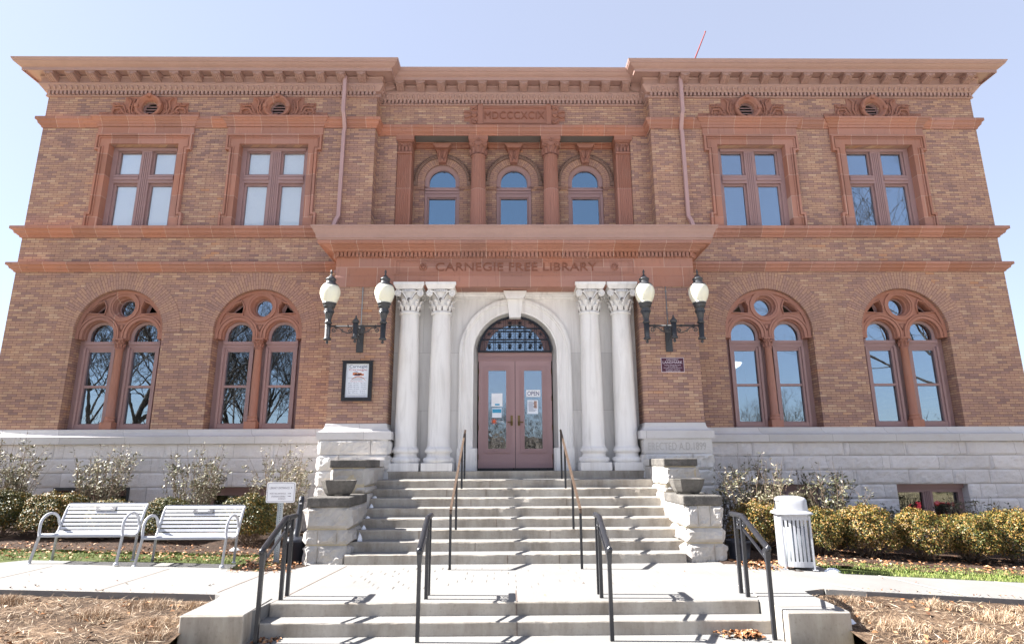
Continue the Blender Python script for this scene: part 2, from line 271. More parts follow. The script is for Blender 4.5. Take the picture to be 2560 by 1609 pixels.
# ------------------------------------------------------------------ mesh helpers
class MB:
    def __init__(s): s.v = []; s.f = []; s.m = []; s.s = []
    def add(s, vs, fs, mat=0, smooth=False):
        b = len(s.v); s.v += [tuple(x) for x in vs]; s.f += [tuple(b+i for i in q) for q in fs]
        s.m += [mat]*len(fs); s.s += [smooth]*len(fs); return s
    def box(s, x0, x1, y0, y1, z0, z1, mat=0):
        return s.add([(x0,y0,z0),(x1,y0,z0),(x1,y1,z0),(x0,y1,z0),(x0,y0,z1),(x1,y0,z1),(x1,y1,z1),(x0,y1,z1)],
                     [(0,3,2,1),(4,5,6,7),(0,1,5,4),(1,2,6,5),(2,3,7,6),(3,0,4,7)], mat)
    def cbox(s, cx, cy, w, d, z0, z1, mat=0): return s.box(cx-w/2, cx+w/2, cy-d/2, cy+d/2, z0, z1, mat)
    def frustum(s, cx, cy, w0, d0, w1, d1, z0, z1, mat=0):
        return s.add([(cx-w0/2,cy-d0/2,z0),(cx+w0/2,cy-d0/2,z0),(cx+w0/2,cy+d0/2,z0),(cx-w0/2,cy+d0/2,z0),
                      (cx-w1/2,cy-d1/2,z1),(cx+w1/2,cy-d1/2,z1),(cx+w1/2,cy+d1/2,z1),(cx-w1/2,cy+d1/2,z1)],
                     [(0,3,2,1),(4,5,6,7),(0,1,5,4),(1,2,6,5),(2,3,7,6),(3,0,4,7)], mat)
    def plate(s, outer, holes, y0, y1, mat=0, caps=(True, True)):
        """flat plate in the XZ plane, front at y0, back at y1, with holes"""
        loops = [outer]+holes
        flat = [p for l in loops for p in l]
        tris = geometry.tessellate_polygon([[Vector((p[0], p[1], 0)) for p in l] for l in loops])
        if caps[0]: s.add([(p[0], y0, p[1]) for p in flat], [tuple(t) for t in tris], mat)
        if caps[1]: s.add([(p[0], y1, p[1]) for p in flat], [tuple(reversed(t)) for t in tris], mat)
        for l in loops:
            n = len(l); s.add([(p[0], y0, p[1]) for p in l]+[(p[0], y1, p[1]) for p in l], [(i, (i+1) % n, n+(i+1) % n, n+i) for i in range(n)], mat)
        return s
    def prism_x(s, poly, x0, x1, mat=0):
        n = len(poly); tris = geometry.tessellate_polygon([[Vector((p[0], p[1], 0)) for p in poly]])
        vs = [(x0, p[0], p[1]) for p in poly]+[(x1, p[0], p[1]) for p in poly]
        s.add(vs, [tuple(t) for t in tris]+[tuple(n+i for i in reversed(t)) for t in tris]+[(i, (i+1) % n, n+(i+1) % n, n+i) for i in range(n)], mat); return s
    def tube(s, pts, r, n=8, mat=0, smooth=True, cap=True, closed=False):
        pts = [Vector(p) for p in pts]; N = len(pts); rr = r if isinstance(r, (list, tuple)) else [r]*N
        ring = []; prev = None
        for i, p in enumerate(pts):
            a = pts[i-1] if (i > 0 or closed) else p; b = pts[(i+1) % N] if (i < N-1 or closed) else p
            t = (b-a); t = t.normalized() if t.length > 1e-9 else Vector((0, 0, 1))
            if prev is None:
                x = Vector((0, 0, 1)) if abs(t.z) < 0.9 else Vector((1, 0, 0)); nx = (x-t*x.dot(t)).normalized()
            else: nx = (prev-t*prev.dot(t)).normalized()
            prev = nx; ny = t.cross(nx)
            ring.append([p+(nx*math.cos(2*PI*(j+0.5)/n)+ny*math.sin(2*PI*(j+0.5)/n))*rr[i] for j in range(n)])
        vs = [q for l in ring for q in l]; fs = []
        for i in range(N if closed else N-1):
            for j in range(n): fs.append((i*n+j, i*n+(j+1) % n, ((i+1) % N)*n+(j+1) % n, ((i+1) % N)*n+j))
        if cap and not closed: fs += [tuple(range(n)), tuple(range((N-1)*n, N*n))]
        return s.add(vs, fs, mat, smooth)
    def lathe(s, prof, cx=0, cy=0, cz=0, n=28, mat=0, axis='z', smooth=True, flute=0.0, nf=20):
        vs = []; m = len(prof)
        for rr, h in prof:
            for j in range(n):
                a = 2*PI*j/n; q = rr*(1-flute*(0.5+0.5*math.cos(a*nf))) if flute else rr
                if axis == 'z': vs.append((cx+q*math.cos(a), cy+q*math.sin(a), cz+h))
                else: vs.append((cx+q*math.cos(a), cy-h, cz+q*math.sin(a)))
        fs = [(i*n+j, i*n+(j+1) % n, (i+1)*n+(j+1) % n, (i+1)*n+j) for i in range(m-1) for j in range(n)]
        fs += [tuple(range(n)), tuple(range((m-1)*n, m*n))]
        return s.add(vs, fs, mat, smooth)
    def sweep(s, path, prof, mat=0, closed_prof=True, ends=True):
        """profile (p outward, z) carried along a plan path; outward is the right-hand side, corners mitred"""
        P = [Vector((a, b)) for a, b in path]; N = len(P); offs = []
        for i in range(N):
            ns = []
            if i > 0: d = (P[i]-P[i-1]).normalized(); ns.append(Vector((d.y, -d.x)))
            if i < N-1: d = (P[i+1]-P[i]).normalized(); ns.append(Vector((d.y, -d.x)))
            if len(ns) == 1: offs.append(ns[0])
            else: m = (ns[0]+ns[1]); offs.append(m/(1+ns[0].dot(ns[1])))
        k = len(prof); vs = [(P[i].x+offs[i].x*p, P[i].y+offs[i].y*p, z) for i in range(N) for p, z in prof]; fs = []
        for i in range(N-1):
            for j in range(k if closed_prof else k-1): fs.append((i*k+j, (i+1)*k+j, (i+1)*k+(j+1) % k, i*k+(j+1) % k))
        if ends and closed_prof: fs += [tuple(range(k)), tuple(range((N-1)*k, N*k))]
        return s.add(vs, fs, mat)
    def arch(s, cx, cz, prof, leg=None, a0=0.0, a1=PI, n=36, mat=0, smooth=False, closed_prof=True):
        """profile points (radius, y) swept round an arch; leg = z the straight legs come down to"""
        st = []
        if leg is not None: st.append(('l', a0))
        st += [('a', a0+(a1-a0)*i/n) for i in range(n+1)]
        if leg is not None: st.append(('l', a1))
        k = len(prof); vs = []
        for kind, a in st:
            for rr, y in prof:
                x = cx+rr*math.cos(a); z = cz+rr*math.sin(a)
                if kind == 'l': z = leg
                vs.append((x, y, z))
        N = len(st); full = abs((a1-a0)-2*PI) < 1e-6
        fs = [(i*k+j, (i+1)*k+j, (i+1)*k+(j+1) % k, i*k+(j+1) % k) for i in range(N-1) for j in range(k if closed_prof else k-1)]
        if closed_prof and not full: fs += [tuple(range(k)), tuple(range((N-1)*k, N*k))]
        return s.add(vs, fs, mat, smooth)
    def grid(s, fn, nu, nv, mat=0, smooth=True):
        vs = [fn(i/nu, j/nv) for j in range(nv+1) for i in range(nu+1)]
        fs = [(j*(nu+1)+i, j*(nu+1)+i+1, (j+1)*(nu+1)+i+1, (j+1)*(nu+1)+i) for j in range(nv) for i in range(nu)]
        return s.add(vs, fs, mat, smooth)
    def rock(s, x0, x1, y0, y1, z0, z1, d=0.05, faces='f', mat=0, seed=0.0, margin=0.035):
        """a quarry-faced block: box with bulging, rough visible faces. f = front (-Y), l = -X, r = +X, t = top"""
        s.box(x0, x1, y0, y1, z0, z1, mat)
        def bul(a, b, wa, wb, sd):
            e = min(a, wa-a, b, wb-b); e = max(0, min(1, e/margin)); e = e*e*(3-2*e)
            v = Vector((a*3.2+sd, b*3.2, sd*1.7)); h = 0.55+0.75*noise.noise(v)+0.4*noise.noise(v*2.7)+0.25*noise.noise(v*6.1)
            return d*e*max(0.05, h)
        st = 0.045
        if 'f' in faces:
            w, h = x1-x0, z1-z0; s.grid(lambda a, b: (x0+a*w, y0-0.002-bul(a*w, b*h, w, h, seed+x0*3+z0*7), z0+b*h), max(2, int(w/st)), max(2, int(h/st)), mat, False)
        for c, X, sg in (('l', x0, -1), ('r', x1, 1)):
            if c in faces:
                w, h = y1-y0, z1-z0; s.grid(lambda a, b: (X+sg*(0.002+bul(a*w, b*h, w, h, seed+y0*5+z0*3+sg)), y0+a*w, z0+b*h), max(2, int(w/st)), max(2, int(h/st)), mat, False)
        return s
    def build(s, name, mats, parent=None, loc=None, bevel=0.0):
        me = bpy.data.meshes.new(name); me.from_pydata(s.v, [], s.f)
        for m in (mats if isinstance(mats, (list, tuple)) else [mats]): me.materials.append(m)
        me.polygons.foreach_set('material_index', s.m); me.polygons.foreach_set('use_smooth', s.s); me.update()
        return link(name, me, parent, loc, bevel)
def link(name, me, parent=None, loc=None, bevel=0.0):
    o = bpy.data.objects.new(name, me); COL.objects.link(o)
    if loc: o.location = loc
    if bevel:
        b = o.modifiers.new('bevel', 'BEVEL'); b.width = bevel; b.segments = 2; b.limit_method = 'ANGLE'; b.angle_limit = R(40)
    if parent: o.parent = parent
    return o
def tag(o, label=None, cat=None, group=None, kind=None):
    if label: o['label'] = label
    if cat: o['category'] = cat
    if group: o['group'] = group
    if kind: o['kind'] = kind
    return o
def thing(name, label, cat, loc=(0, 0, 0), rz=0.0, group=None):
    o = bpy.data.objects.new(name, None); COL.objects.link(o); o.location = loc; o.rotation_euler = (0, 0, rz)
    o.empty_display_size = 0.2
    return tag(o, label, cat, group)
def copy_tree(o, parent=None):
    c = o.copy(); COL.objects.link(c)
    if parent: c.parent = parent
    for ch in list(o.children): copy_tree(ch, c)
    return c
def again(o, loc, parent):
    c = o.copy(); COL.objects.link(c); c.location = loc; c.parent = parent
    for ch in list(o.children): copy_tree(ch, c)
    return c
def arc(cx, cz, rr, a0, a1, n): return [(cx+rr*math.cos(a0+(a1-a0)*i/n), cz+rr*math.sin(a0+(a1-a0)*i/n)) for i in range(n+1)]
def circ(cx, cz, rr, n=36): return arc(cx, cz, rr, 0, 2*PI, n)[:-1]
def arched(cx, half, z0, spring, n=28): return [(cx-half, z0), (cx+half, z0)]+arc(cx, spring, half, 0, PI, n)
def rect(x0, x1, z0, z1): return [(x0, z0), (x1, z0), (x1, z1), (x0, z1)]
def spiral(cx, cz, r0, turns, a0, sg=1, n=26, y=0.0, shrink=0.15):
    return [(cx+(r0*(1-(1-shrink)*i/n))*math.cos(a0+sg*2*PI*turns*i/n), y, cz+(r0*(1-(1-shrink)*i/n))*math.sin(a0+sg*2*PI*turns*i/n)) for i in range(n+1)]
def text(name, body, width, loc, mat, parent=None, extrude=0.003, height=None, spacing=1.0, off=0.0):
    """lettering on a wall facing -Y, centred on loc, scaled to the given width (and height)"""
    cu = bpy.data.curves.new('t', 'FONT'); cu.body = body; cu.size = 1; cu.align_x = 'CENTER'; cu.align_y = 'CENTER'; cu.extrude = 0.5; cu.space_character = spacing; cu.offset = off
    o = bpy.data.objects.new('t', cu); COL.objects.link(o); dg = bpy.context.evaluated_depsgraph_get(); dg.update()
    me = bpy.data.meshes.new_from_object(o.evaluated_get(dg)); bpy.data.objects.remove(o)
    n = len(me.vertices); a = np.empty(n*3); me.vertices.foreach_get('co', a); a = a.reshape(-1, 3)
    mn, mx = a.min(0), a.max(0); c = (mn+mx)/2; sx = width/(mx[0]-mn[0]); sy = (height/(mx[1]-mn[1])) if height else sx
    b = np.stack([(a[:, 0]-c[0])*sx, -a[:, 2]*extrude, (a[:, 1]-c[1])*sy], 1); me.vertices.foreach_set('co', b.ravel()); me.materials.clear(); me.materials.append(mat); me.update(); me.name = name
    return link(name, me, parent, loc)
def quads(name, c, du, dv, mat, parent=None, fold=0.0):
    """many small diamond leaves: centres c, half vectors du, dv (n,3)"""
    n = len(c); nn = np.cross(du, dv); L = np.linalg.norm(nn, axis=1, keepdims=True); nn = nn/np.maximum(L, 1e-9)*np.linalg.norm(dv, axis=1, keepdims=True)*fold
    v = np.stack([c-du, c-dv*0.9+nn, c+du, c+dv*0.9+nn], 1).reshape(-1, 3)
    me = bpy.data.meshes.new(name); me.vertices.add(4*n); me.vertices.foreach_set('co', v.ravel())
    me.loops.add(4*n); me.loops.foreach_set('vertex_index', np.arange(4*n, dtype=np.int32)); me.polygons.add(n)
    me.polygons.foreach_set('loop_start', np.arange(0, 4*n, 4, dtype=np.int32)); me.polygons.foreach_set('loop_total', np.full(n, 4, dtype=np.int32))
    me.materials.append(mat); me.update(calc_edges=True); me.validate(); return me
def rdir(n): a = rng.normal(size=(n, 3)); return a/np.linalg.norm(a, axis=1, keepdims=True)

# ------------------------------------------------------------------ the library building
LIB = thing('library_building', 'two storey brown brick library with terracotta trim, columned entrance and bracketed cornice', 'building')
W, PX, YC, YB, YP = 12.85, 3.79, 0.40, 0.95, -1.40      # half width, pavilion inner corner, centre plane, loggia back, portico front
WXS = (-10.01, -6.50, 6.50, 10.01)
ZT = 12.0
# --- brick walls
mb = MB()
def wall(x0, x1, z0, z1, y, holes, depth):
    mb.plate(rect(x0, x1, z0, z1), holes, y, y+depth)
for sgn in (-1, 1):
    xs = sorted((sgn*PX, sgn*W)); hs = []
    for cx in WXS:
        if cx*sgn > 0:
            hs.append(rect(cx-0.935, cx+0.935, 7.60, 10.06)); hs.append(arched(cx, 1.12, 2.43, 4.86)); hs.append(circ(cx, 11.16, 0.20, 20))
    wall(xs[0], xs[1], 2.40, ZT, 0.0, hs, 0.34)
    xs = sorted((sgn*W, sgn*(W-0.34)))
    mb.box(xs[0], xs[1], 0.34, 16.0, 2.40, ZT)
    xs = sorted((sgn*PX, sgn*(PX+0.34))); mb.box(xs[0], xs[1], 0.342, 0.9, 6.9, ZT)
mb.plate([(-PX, 6.6), (-3.25, 6.6), (-3.25, 10.606), (3.29, 10.606), (3.29, 6.6), (PX, 6.6), (PX, ZT), (-PX, ZT)], [], YC, YC+0.34)
mb.plate(rect(-PX, PX, 6.6, 10.9), [arched(cx, 0.50, 7.0, 9.46) for cx in (-2.03, 0.02, 2.07)], YB, YB+0.25)
for sgn in (-1, 1):
    xs = sorted((sgn*3.30, sgn*3.5)); mb.box(xs[0], xs[1], YC+0.342, YB-0.002, 6.6, 10.6)
mb.box(-W, W, 15.9, 16.2, 0.5, ZT)
mb.build('brick_wall', m_brick, LIB)
# portico piers (brick) with rounded inner corner
mb = MB()
for sgn in (-1, 1):
    a, b, rr = 4.215, 2.885, 0.10
    pts = [(sgn*a, -0.002), (sgn*a, YP)]+[(sgn*(b+rr-rr*math.sin(t)), YP+rr-rr*math.cos(t)) for t in np.linspace(0, PI/2, 8)]+[(sgn*b, -0.86), (sgn*b, -0.002)]
    n = len(pts); MB().add([(x, y, 2.44) for x, y in pts]+[(x, y, 5.68) for x, y in pts], [(i, (i+1) % n, n+(i+1) % n, n+i) for i in range(n)]).build('portico_pier', m_brick, LIB)
mb = MB(); mb.box(-W+0.3, W-0.3, 0.75, 16, 12.0, 12.12); mb.box(-4.0, 4.0, -1.3, 0.94, 6.86, 6.93); mb.build('roof', m_roof, LIB)
# interior: floors and back wall, so the rooms behind the glass are dim rooms
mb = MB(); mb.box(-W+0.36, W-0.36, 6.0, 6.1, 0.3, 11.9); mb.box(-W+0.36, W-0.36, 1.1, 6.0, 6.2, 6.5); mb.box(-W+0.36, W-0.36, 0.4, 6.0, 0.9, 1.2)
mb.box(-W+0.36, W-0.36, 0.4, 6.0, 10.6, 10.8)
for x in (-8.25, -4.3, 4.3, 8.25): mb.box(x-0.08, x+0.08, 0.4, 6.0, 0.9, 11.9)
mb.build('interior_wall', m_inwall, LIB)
# --- limestone base
for sgn in (-1, 1):
    mb = MB(); xs = sorted((sgn*4.2, sgn*(W+0.10))); hs = []
    wins = [cx for cx in WXS if cx*sgn > 0]
    mb.plate(rect(xs[0], xs[1], -1.6, 2.09), [rect(cx-0.86, cx+0.86, 0.05, 1.075) for cx in wins], -0.092, 0.26)
    x2 = sorted((sgn*(W+0.10), sgn*(W-0.2))); mb.box(x2[0], x2[1], 0.262, 16.0, -1.6, 2.09)
    g = random.Random(5+sgn); z = 2.083
    for h in (0.333, 0.335, 0.335, 0.335, 0.335, 0.34):
        z -= h; x = xs[0]+0.002
        while x < xs[1]-0.02:
            x1 = min(xs[1], x+g.uniform(0.75, 1.75))
            if xs[1]-x1 < 0.35: x1 = xs[1]
            lo_, hi_ = x, x1; blk = [(lo_, hi_)]
            if z < 1.05:
                for cx in wins:
                    nb = []
                    for q0, q1 in blk:
                        if q1 < cx-0.86 or q0 > cx+0.86: nb.append((q0, q1))
                        else:
                            if q0 < cx-0.90: nb.append((q0, cx-0.86))
                            if q1 > cx+0.90: nb.append((cx+0.86, q1))
                    blk = nb
            for q0, q1 in blk: mb.rock(q0+0.004, q1-0.004, -0.10+g.uniform(-0.006, 0.006), -0.06, z+0.004, z+h-0.004, 0.016 if sgn < 0 else 0.03, 'f', 0, g.uniform(0, 50), 0.05)
            x = x1
    mb.build('base_wall', m_lime, LIB)
LEDGE = [(0.0, 2.44), (0.015, 2.43), (0.03, 2.36), (0.07, 2.30), (0.14, 2.265), (0.19, 2.255), (0.19, 2.085), (0.10, 2.083), (0.0, 2.083)]
for pth in ([(-W, 8), (-W, 0), (-4.25, 0)], [(4.25, 0), (W, 0), (W, 8)]): MB().sweep(pth, LEDGE).build('base_ledge', m_lime_s, LIB)
mb = MB()
LP = [(p*0.8, z+0.035) for p, z in LEDGE]
for sgn in (-1, 1):
    mb = MB(); pts = [(-4.215, -0.01), (-4.215, YP), (-2.885, YP), (-2.885, -0.86)]
    mb.sweep([(x, y) for x, y in pts] if sgn < 0 else [(-x, y) for x, y in reversed(pts)], LP)
    # carved base block of the piers behind the ledge
    xs = sorted((sgn*4.215, sgn*2.885)); mb.box(xs[0]+0.002, xs[1]-0.002, YP+0.003, -0.004, 2.12, 2.47)
    mb.build('pier_ledge', m_lime_s, LIB)
mb = MB()
for sgn in (-1, 1):
    mb = MB(); z = 2.117; kk = 0
    for h in (0.325, 0.335, 0.335, 0.36, 0.36, 0.4, 0.6):
        cuts = [(2.80, 4.30)] if kk == 0 and sgn > 0 else ([(2.80, 3.17), (3.18, 4.30)] if kk % 2 == 0 else [(2.80, 3.86), (3.87, 4.30)])
        for a, b in cuts:
            x0, x1 = sorted((sgn*a, sgn*b)); ins = 0.0
            if kk == 0 and sgn > 0: mb.box(x0, x1, -1.53, -0.11, z-h+0.008, z)
            else: mb.rock(x0, x1, -1.52, -0.11, z-h+0.008, z, 0.06, 'f'+('l' if x0 < -4.2 or x0 == 2.80 else '')+('r' if x1 > 4.2 or x1 == -2.80 else ''), 0, 3.1*kk+sgn)
        z -= h; kk += 1
    mb.build('pier_base', m_rock, LIB)
text('carved_inscription', 'ERECTED A.D.1899', 1.27, (3.53, -1.533, 1.955), m_carved, LIB, 0.006, 0.165, 1.05)
# --- string courses
def course(name, z0, z1, p, segs, mat):
    h = z1-z0
    prof = [(0, z1+0.012), (p, z1), (p, z1-0.30*h), (p*0.78, z1-0.38*h), (p*0.70, z1-0.45*h), (p*0.62, z1-0.66*h), (p*0.42, z1-0.74*h), (p*0.40, z1-0.80*h), (p*0.26, z1-0.83*h), (p*0.20, z0), (0, z0)]
    for sg in segs: MB().sweep(sg, prof).build(name, mat, LIB)
sl = [(-W, 8), (-W, 0), (-PX, 0)]; sr = [(PX, 0), (W, 0), (W, 8)]
course('string_course', 6.445, 6.665, 0.17, [sl, sr], m_terra)
course('string_course', 7.385, 7.64, 0.21, [sl, sr], m_terra)
course('string_course', 10.57, 10.835, 0.15, [sl[:2]+[(-PX, 0), (-PX, YC), (PX, YC), (PX, 0)]+sr[1:]], m_terra)
# --- main cornice
full = [(-W, 12), (-W, 0), (-PX, 0), (-PX, YC), (PX, YC), (PX, 0), (W, 0), (W, 12)]
CORN = MB()
CORN.sweep(full, [(0, 12.30), (0.672, 12.295), (0.655, 12.255), (0.65, 12.245), (0.63, 12.225), (0.628, 12.205), (0.60, 12.190), (0.565, 12.155), (0.52, 12.125), (0.485, 12.110), (0.478, 12.095), (0.475, 12.02),
                  (0.462, 12.018), (0.455, 12.03), (0.45, 12.075), (0.0, 12.075)])
CORN.sweep(full, [(0, 12.074), (0.175, 12.072), (0.195, 12.03), (0.165, 12.0), (0.155, 11.845), (0.0, 11.845)])
CORN.sweep(full, [(0, 11.844), (0.20, 11.842), (0.20, 11.80), (0.18, 11.785), (0.165, 11.76), (0.10, 11.68), (0.085, 11.655), (0.012, 11.652), (0.012, 11.545), (0.055, 11.54), (0.05, 11.515), (0.0, 11.505)])
# dentils and egg ornament along every straight run
runs = [((-W, 0), (-PX, 0)), ((-PX, YC), (PX, YC)), ((PX, 0), (W, 0)), ((-PX, 0), (-PX, YC)), ((PX, YC), (PX, 0)), ((-W, 3), (-W, 0)), ((W, 0), (W, 3))]
EGG = []
for (ax, ay), (bx, by) in runs:
    L = math.hypot(bx-ax, by-ay); dx, dy = (bx-ax)/L, (by-ay)/L; ox, oy = dy, -dx
    n = max(1, int(round(L/0.110)))
    for i in range(n):
        t = (i+0.5)*L/n; w = 0.031
        c = lambda tt, p, z: (ax+dx*tt+ox*p, ay+dy*tt+oy*p, z)
        CORN.add([c(t-w, 0.008, 11.548), c(t+w, 0.008, 11.548), c(t+w, 0.098, 11.548), c(t-w, 0.098, 11.548), c(t-w, 0.008, 11.650), c(t+w, 0.008, 11.650), c(t+w, 0.098, 11.650), c(t-w, 0.098, 11.650)],
                 [(0,3,2,1),(4,5,6,7),(0,1,5,4),(1,2,6,5),(2,3,7,6),(3,0,4,7)])
    n = max(1, int(round(L/0.150)))
    for i in range(n):
        t = (i+0.5)*L/n; vs = []
        for a in range(5):
            for b in range(6):
                th_ = PI*a/4; ph = 2*PI*b/6
                lx, lz, lp = 0.042*math.sin(th_)*math.cos(ph), 0.052*math.cos(th_), 0.030*math.sin(th_)*math.sin(ph)
                vs.append((ax+dx*(t+lx)+ox*(0.148+lp+lz*0.55), ay+dy*(t+lx)+oy*(0.148+lp+lz*0.55), 11.722+lz))
        CORN.add(vs, [(a*6+b, a*6+(b+1) % 6, (a+1)*6+(b+1) % 6, (a+1)*6+b) for a in range(4) for b in range(6)], 0, True)
        t2 = t+0.5*L/n
        CORN.add([(ax+dx*(t2-0.012)+ox*0.19, ay+dy*(t2-0.012)+oy*0.19, 11.775), (ax+dx*(t2+0.012)+ox*0.19, ay+dy*(t2+0.012)+oy*0.19, 11.775), (ax+dx*t2+ox*0.12, ay+dy*t2+oy*0.12, 11.67)], [(0, 1, 2)])
cornice = CORN.build('cornice', m_corn, LIB)
# bracket (modillion): scrolled, with ribs on its face
mb = MB(); side = [(-0.158, 12.07), (-0.44, 12.07), (-0.445, 11.985), (-0.445, 11.945), (-0.425, 11.93), (-0.395, 11.925), (-0.36, 11.90), (-0.30, 11.885), (-0.24, 11.862), (-0.205, 11.846), (-0.158, 11.846)]
mb.prism_x([(y, z) for y, z in side], -0.105, 0.105); mb.box(-0.125, 0.125, -0.449, -0.158, 11.975, 12.071)
for xx in (-0.08, -0.027, 0.027, 0.08):
    mb.tube([(xx, y, z-0.003) for y, z in side[3:-1]], 0.0135, 6)
for sx in (-1, 1): mb.tube([(sx*0.05, -0.452, 11.967), (sx*0.10, -0.452, 11.967)], 0.02, 8)
br = mb.build('bracket', m_corn, cornice)
spots = [(x, 0, 0) for s_ in (-1, 1) for x in [s_*(4.16+0.5645*i) for i in range(16)]]+[(-3.18+0.5782*i, YC, 0) for i in range(12)]
spots += [(-PX, YC-0.16, 1), (PX, YC-0.16, -1)]+[(-W, 0.45+0.565*i, -1) for i in range(4)]+[(W, 0.45+0.565*i, 1) for i in range(4)]
for i, (x, y, q_) in enumerate(spots):
    o = br if i == 0 else again(br, (x, y, 0), cornice)
    o.location = (x, y, 0); o.rotation_euler = (0, 0, q_*PI/2)
# --- upper windows: terracotta surround, cornice hood, frame, panes
def upper_surround():
    m = MB(); o1, o0 = 1.18, 0.932
    out = [(-1.27, 7.64), (-1.27, 8.06), (-1.18, 8.06), (-1.18, 9.87), (-1.29, 9.87), (-1.29, 10.34), (1.29, 10.34), (1.29, 9.87), (1.18, 9.87), (1.18, 8.06), (1.27, 8.06), (1.27, 7.64)]
    inn = [(o0, 7.64), (o0, 10.062), (-o0, 10.062), (-o0, 7.64)]
    m.plate(out+inn, [], -0.06, 0.20)
    # raised outer moulding following the ears
    def off(p, d):
        x, z = p; return (x-d*(1 if x > 0 else -1), z)
    for d, y, t in ((0.0, -0.105, 0.055), (0.085, -0.085, 0.025)):
        pts = [(-1.27+d, 7.642), (-1.27+d, 8.06-d), (-1.18+d, 8.06-d), (-1.18+d, 9.87+d), (-1.29+d, 9.87+d), (-1.29+d, 10.34-d), (1.29-d, 10.34-d), (1.29-d, 9.87+d), (1.18-d, 9.87+d), (1.18-d, 8.06-d), (1.27-d, 8.06-d), (1.27-d, 7.642)]
        d2 = d+t
        p2 = [(-1.27+d2, 7.642), (-1.27+d2, 8.06-d2), (-1.18+d2, 8.06-d2), (-1.18+d2, 9.87+d2), (-1.29+d2, 9.87+d2), (-1.29+d2, 10.34-d2), (1.29-d2, 10.34-d2), (1.29-d2, 9.87+d2), (1.18-d2, 9.87+d2), (1.18-d2, 8.06-d2), (1.27-d2, 8.06-d2), (1.27-d2, 7.642)]
        m.plate(pts+list(reversed(p2)), [], y, -0.058, caps=(True, False))
    m.box(-1.30, 1.30, -0.045, 0.05, 10.342, 10.575)                       # frieze
    prof = [(0, 10.842), (0.16, 10.838), (0.16, 10.79), (0.12, 10.765), (0.10, 10.73), (0.06, 10.70), (0.05, 10.655), (0.03, 10.65), (0.025, 10.577), (0, 10.577)]
    m.sweep([(-1.30, 0.05), (-1.30, -0.05), (1.30, -0.05), (1.30, 0.05)], prof)
    return m
def upper_frame():
    m = MB(); y = 0.20
    def ring(a0, a1, b0, b1, t, y0, y1): m.plate(rect(a0, a1, b0, b1), [rect(a0+t, a1-t, b0+t, b1-t)], y0, y1)
    m.plate(rect(-0.932, 0.932, 7.55, 10.06), [rect(-0.80, 0.80, 7.62, 9.985)], 0.16, 0.34)
    m.box(-0.80, 0.80, 0.13, 0.159, 9.955, 10.04)
    m.box(-0.14, 0.14, 0.14, 0.33, 7.62, 9.985); m.box(-0.80, -0.14, 0.14, 0.33, 9.01, 9.24); m.box(0.14, 0.80, 0.14, 0.33, 9.01, 9.24)
    for xx in (-0.075, -0.025, 0.025, 0.075): m.box(xx-0.014, xx+0.014, 0.122, 0.139, 7.62, 9.9)
    for sx in (-1, 1):
        a, b = sorted((sx*0.14, sx*0.80)); m.box(a, b, 0.11, 0.139, 9.085, 9.165); m.box(a, b, 0.12, 0.139, 9.18, 9.225)
        ring(a, b, 7.62, 9.008, 0.055, 0.21, 0.29); ring(a, b, 9.243, 9.983, 0.05, 0.21, 0.29)
    return m
sur0 = upper_surround().build('window_surround', m_terra_b, LIB); fr0 = upper_frame().build('window', m_paint, LIB)
pl = MB().box(0.19, 0.75, 0.25, 0.256, 7.67, 8.96); ph = MB().box(0.19, 0.75, 0.25, 0.256, 9.29, 9.94)
paneL = {}
for i, cx in enumerate(WXS):
    s_ = sur0 if i == 0 else again(sur0, (cx, 0, 0), LIB); s_.location = (cx, 0, 0)
    w_ = fr0 if i == 0 else again(fr0, (cx, 0, 0), LIB); w_.location = (cx, 0, 0)
for i, w_ in enumerate([o for o in LIB.children if o.name.split('.')[0] == 'window']):
    cx = w_.location.x; left = cx < 0
    key = 'L' if left else 'R'
    for src, nm in ((pl, 'low'), (ph, 'top')):
        for sx in (0, -0.94):
            kk = key+nm
            if kk not in paneL:
                o = src.build('pane', m_glass_b if left else m_glass, w_); paneL[kk] = o
            else: o = again(paneL[kk], (0, 0, 0), w_)
            o.location = (sx, 0, 0)
    if left: MB().box(-0.79, 0.79, 0.30, 0.304, 7.63, 9.98).build('roller_blind', m_blind, w_)
    elif cx < 8: MB().box(-0.82, 0.82, 0.345, 0.352, 7.5, 9.1).build('slatted_blind', m_slat, w_)
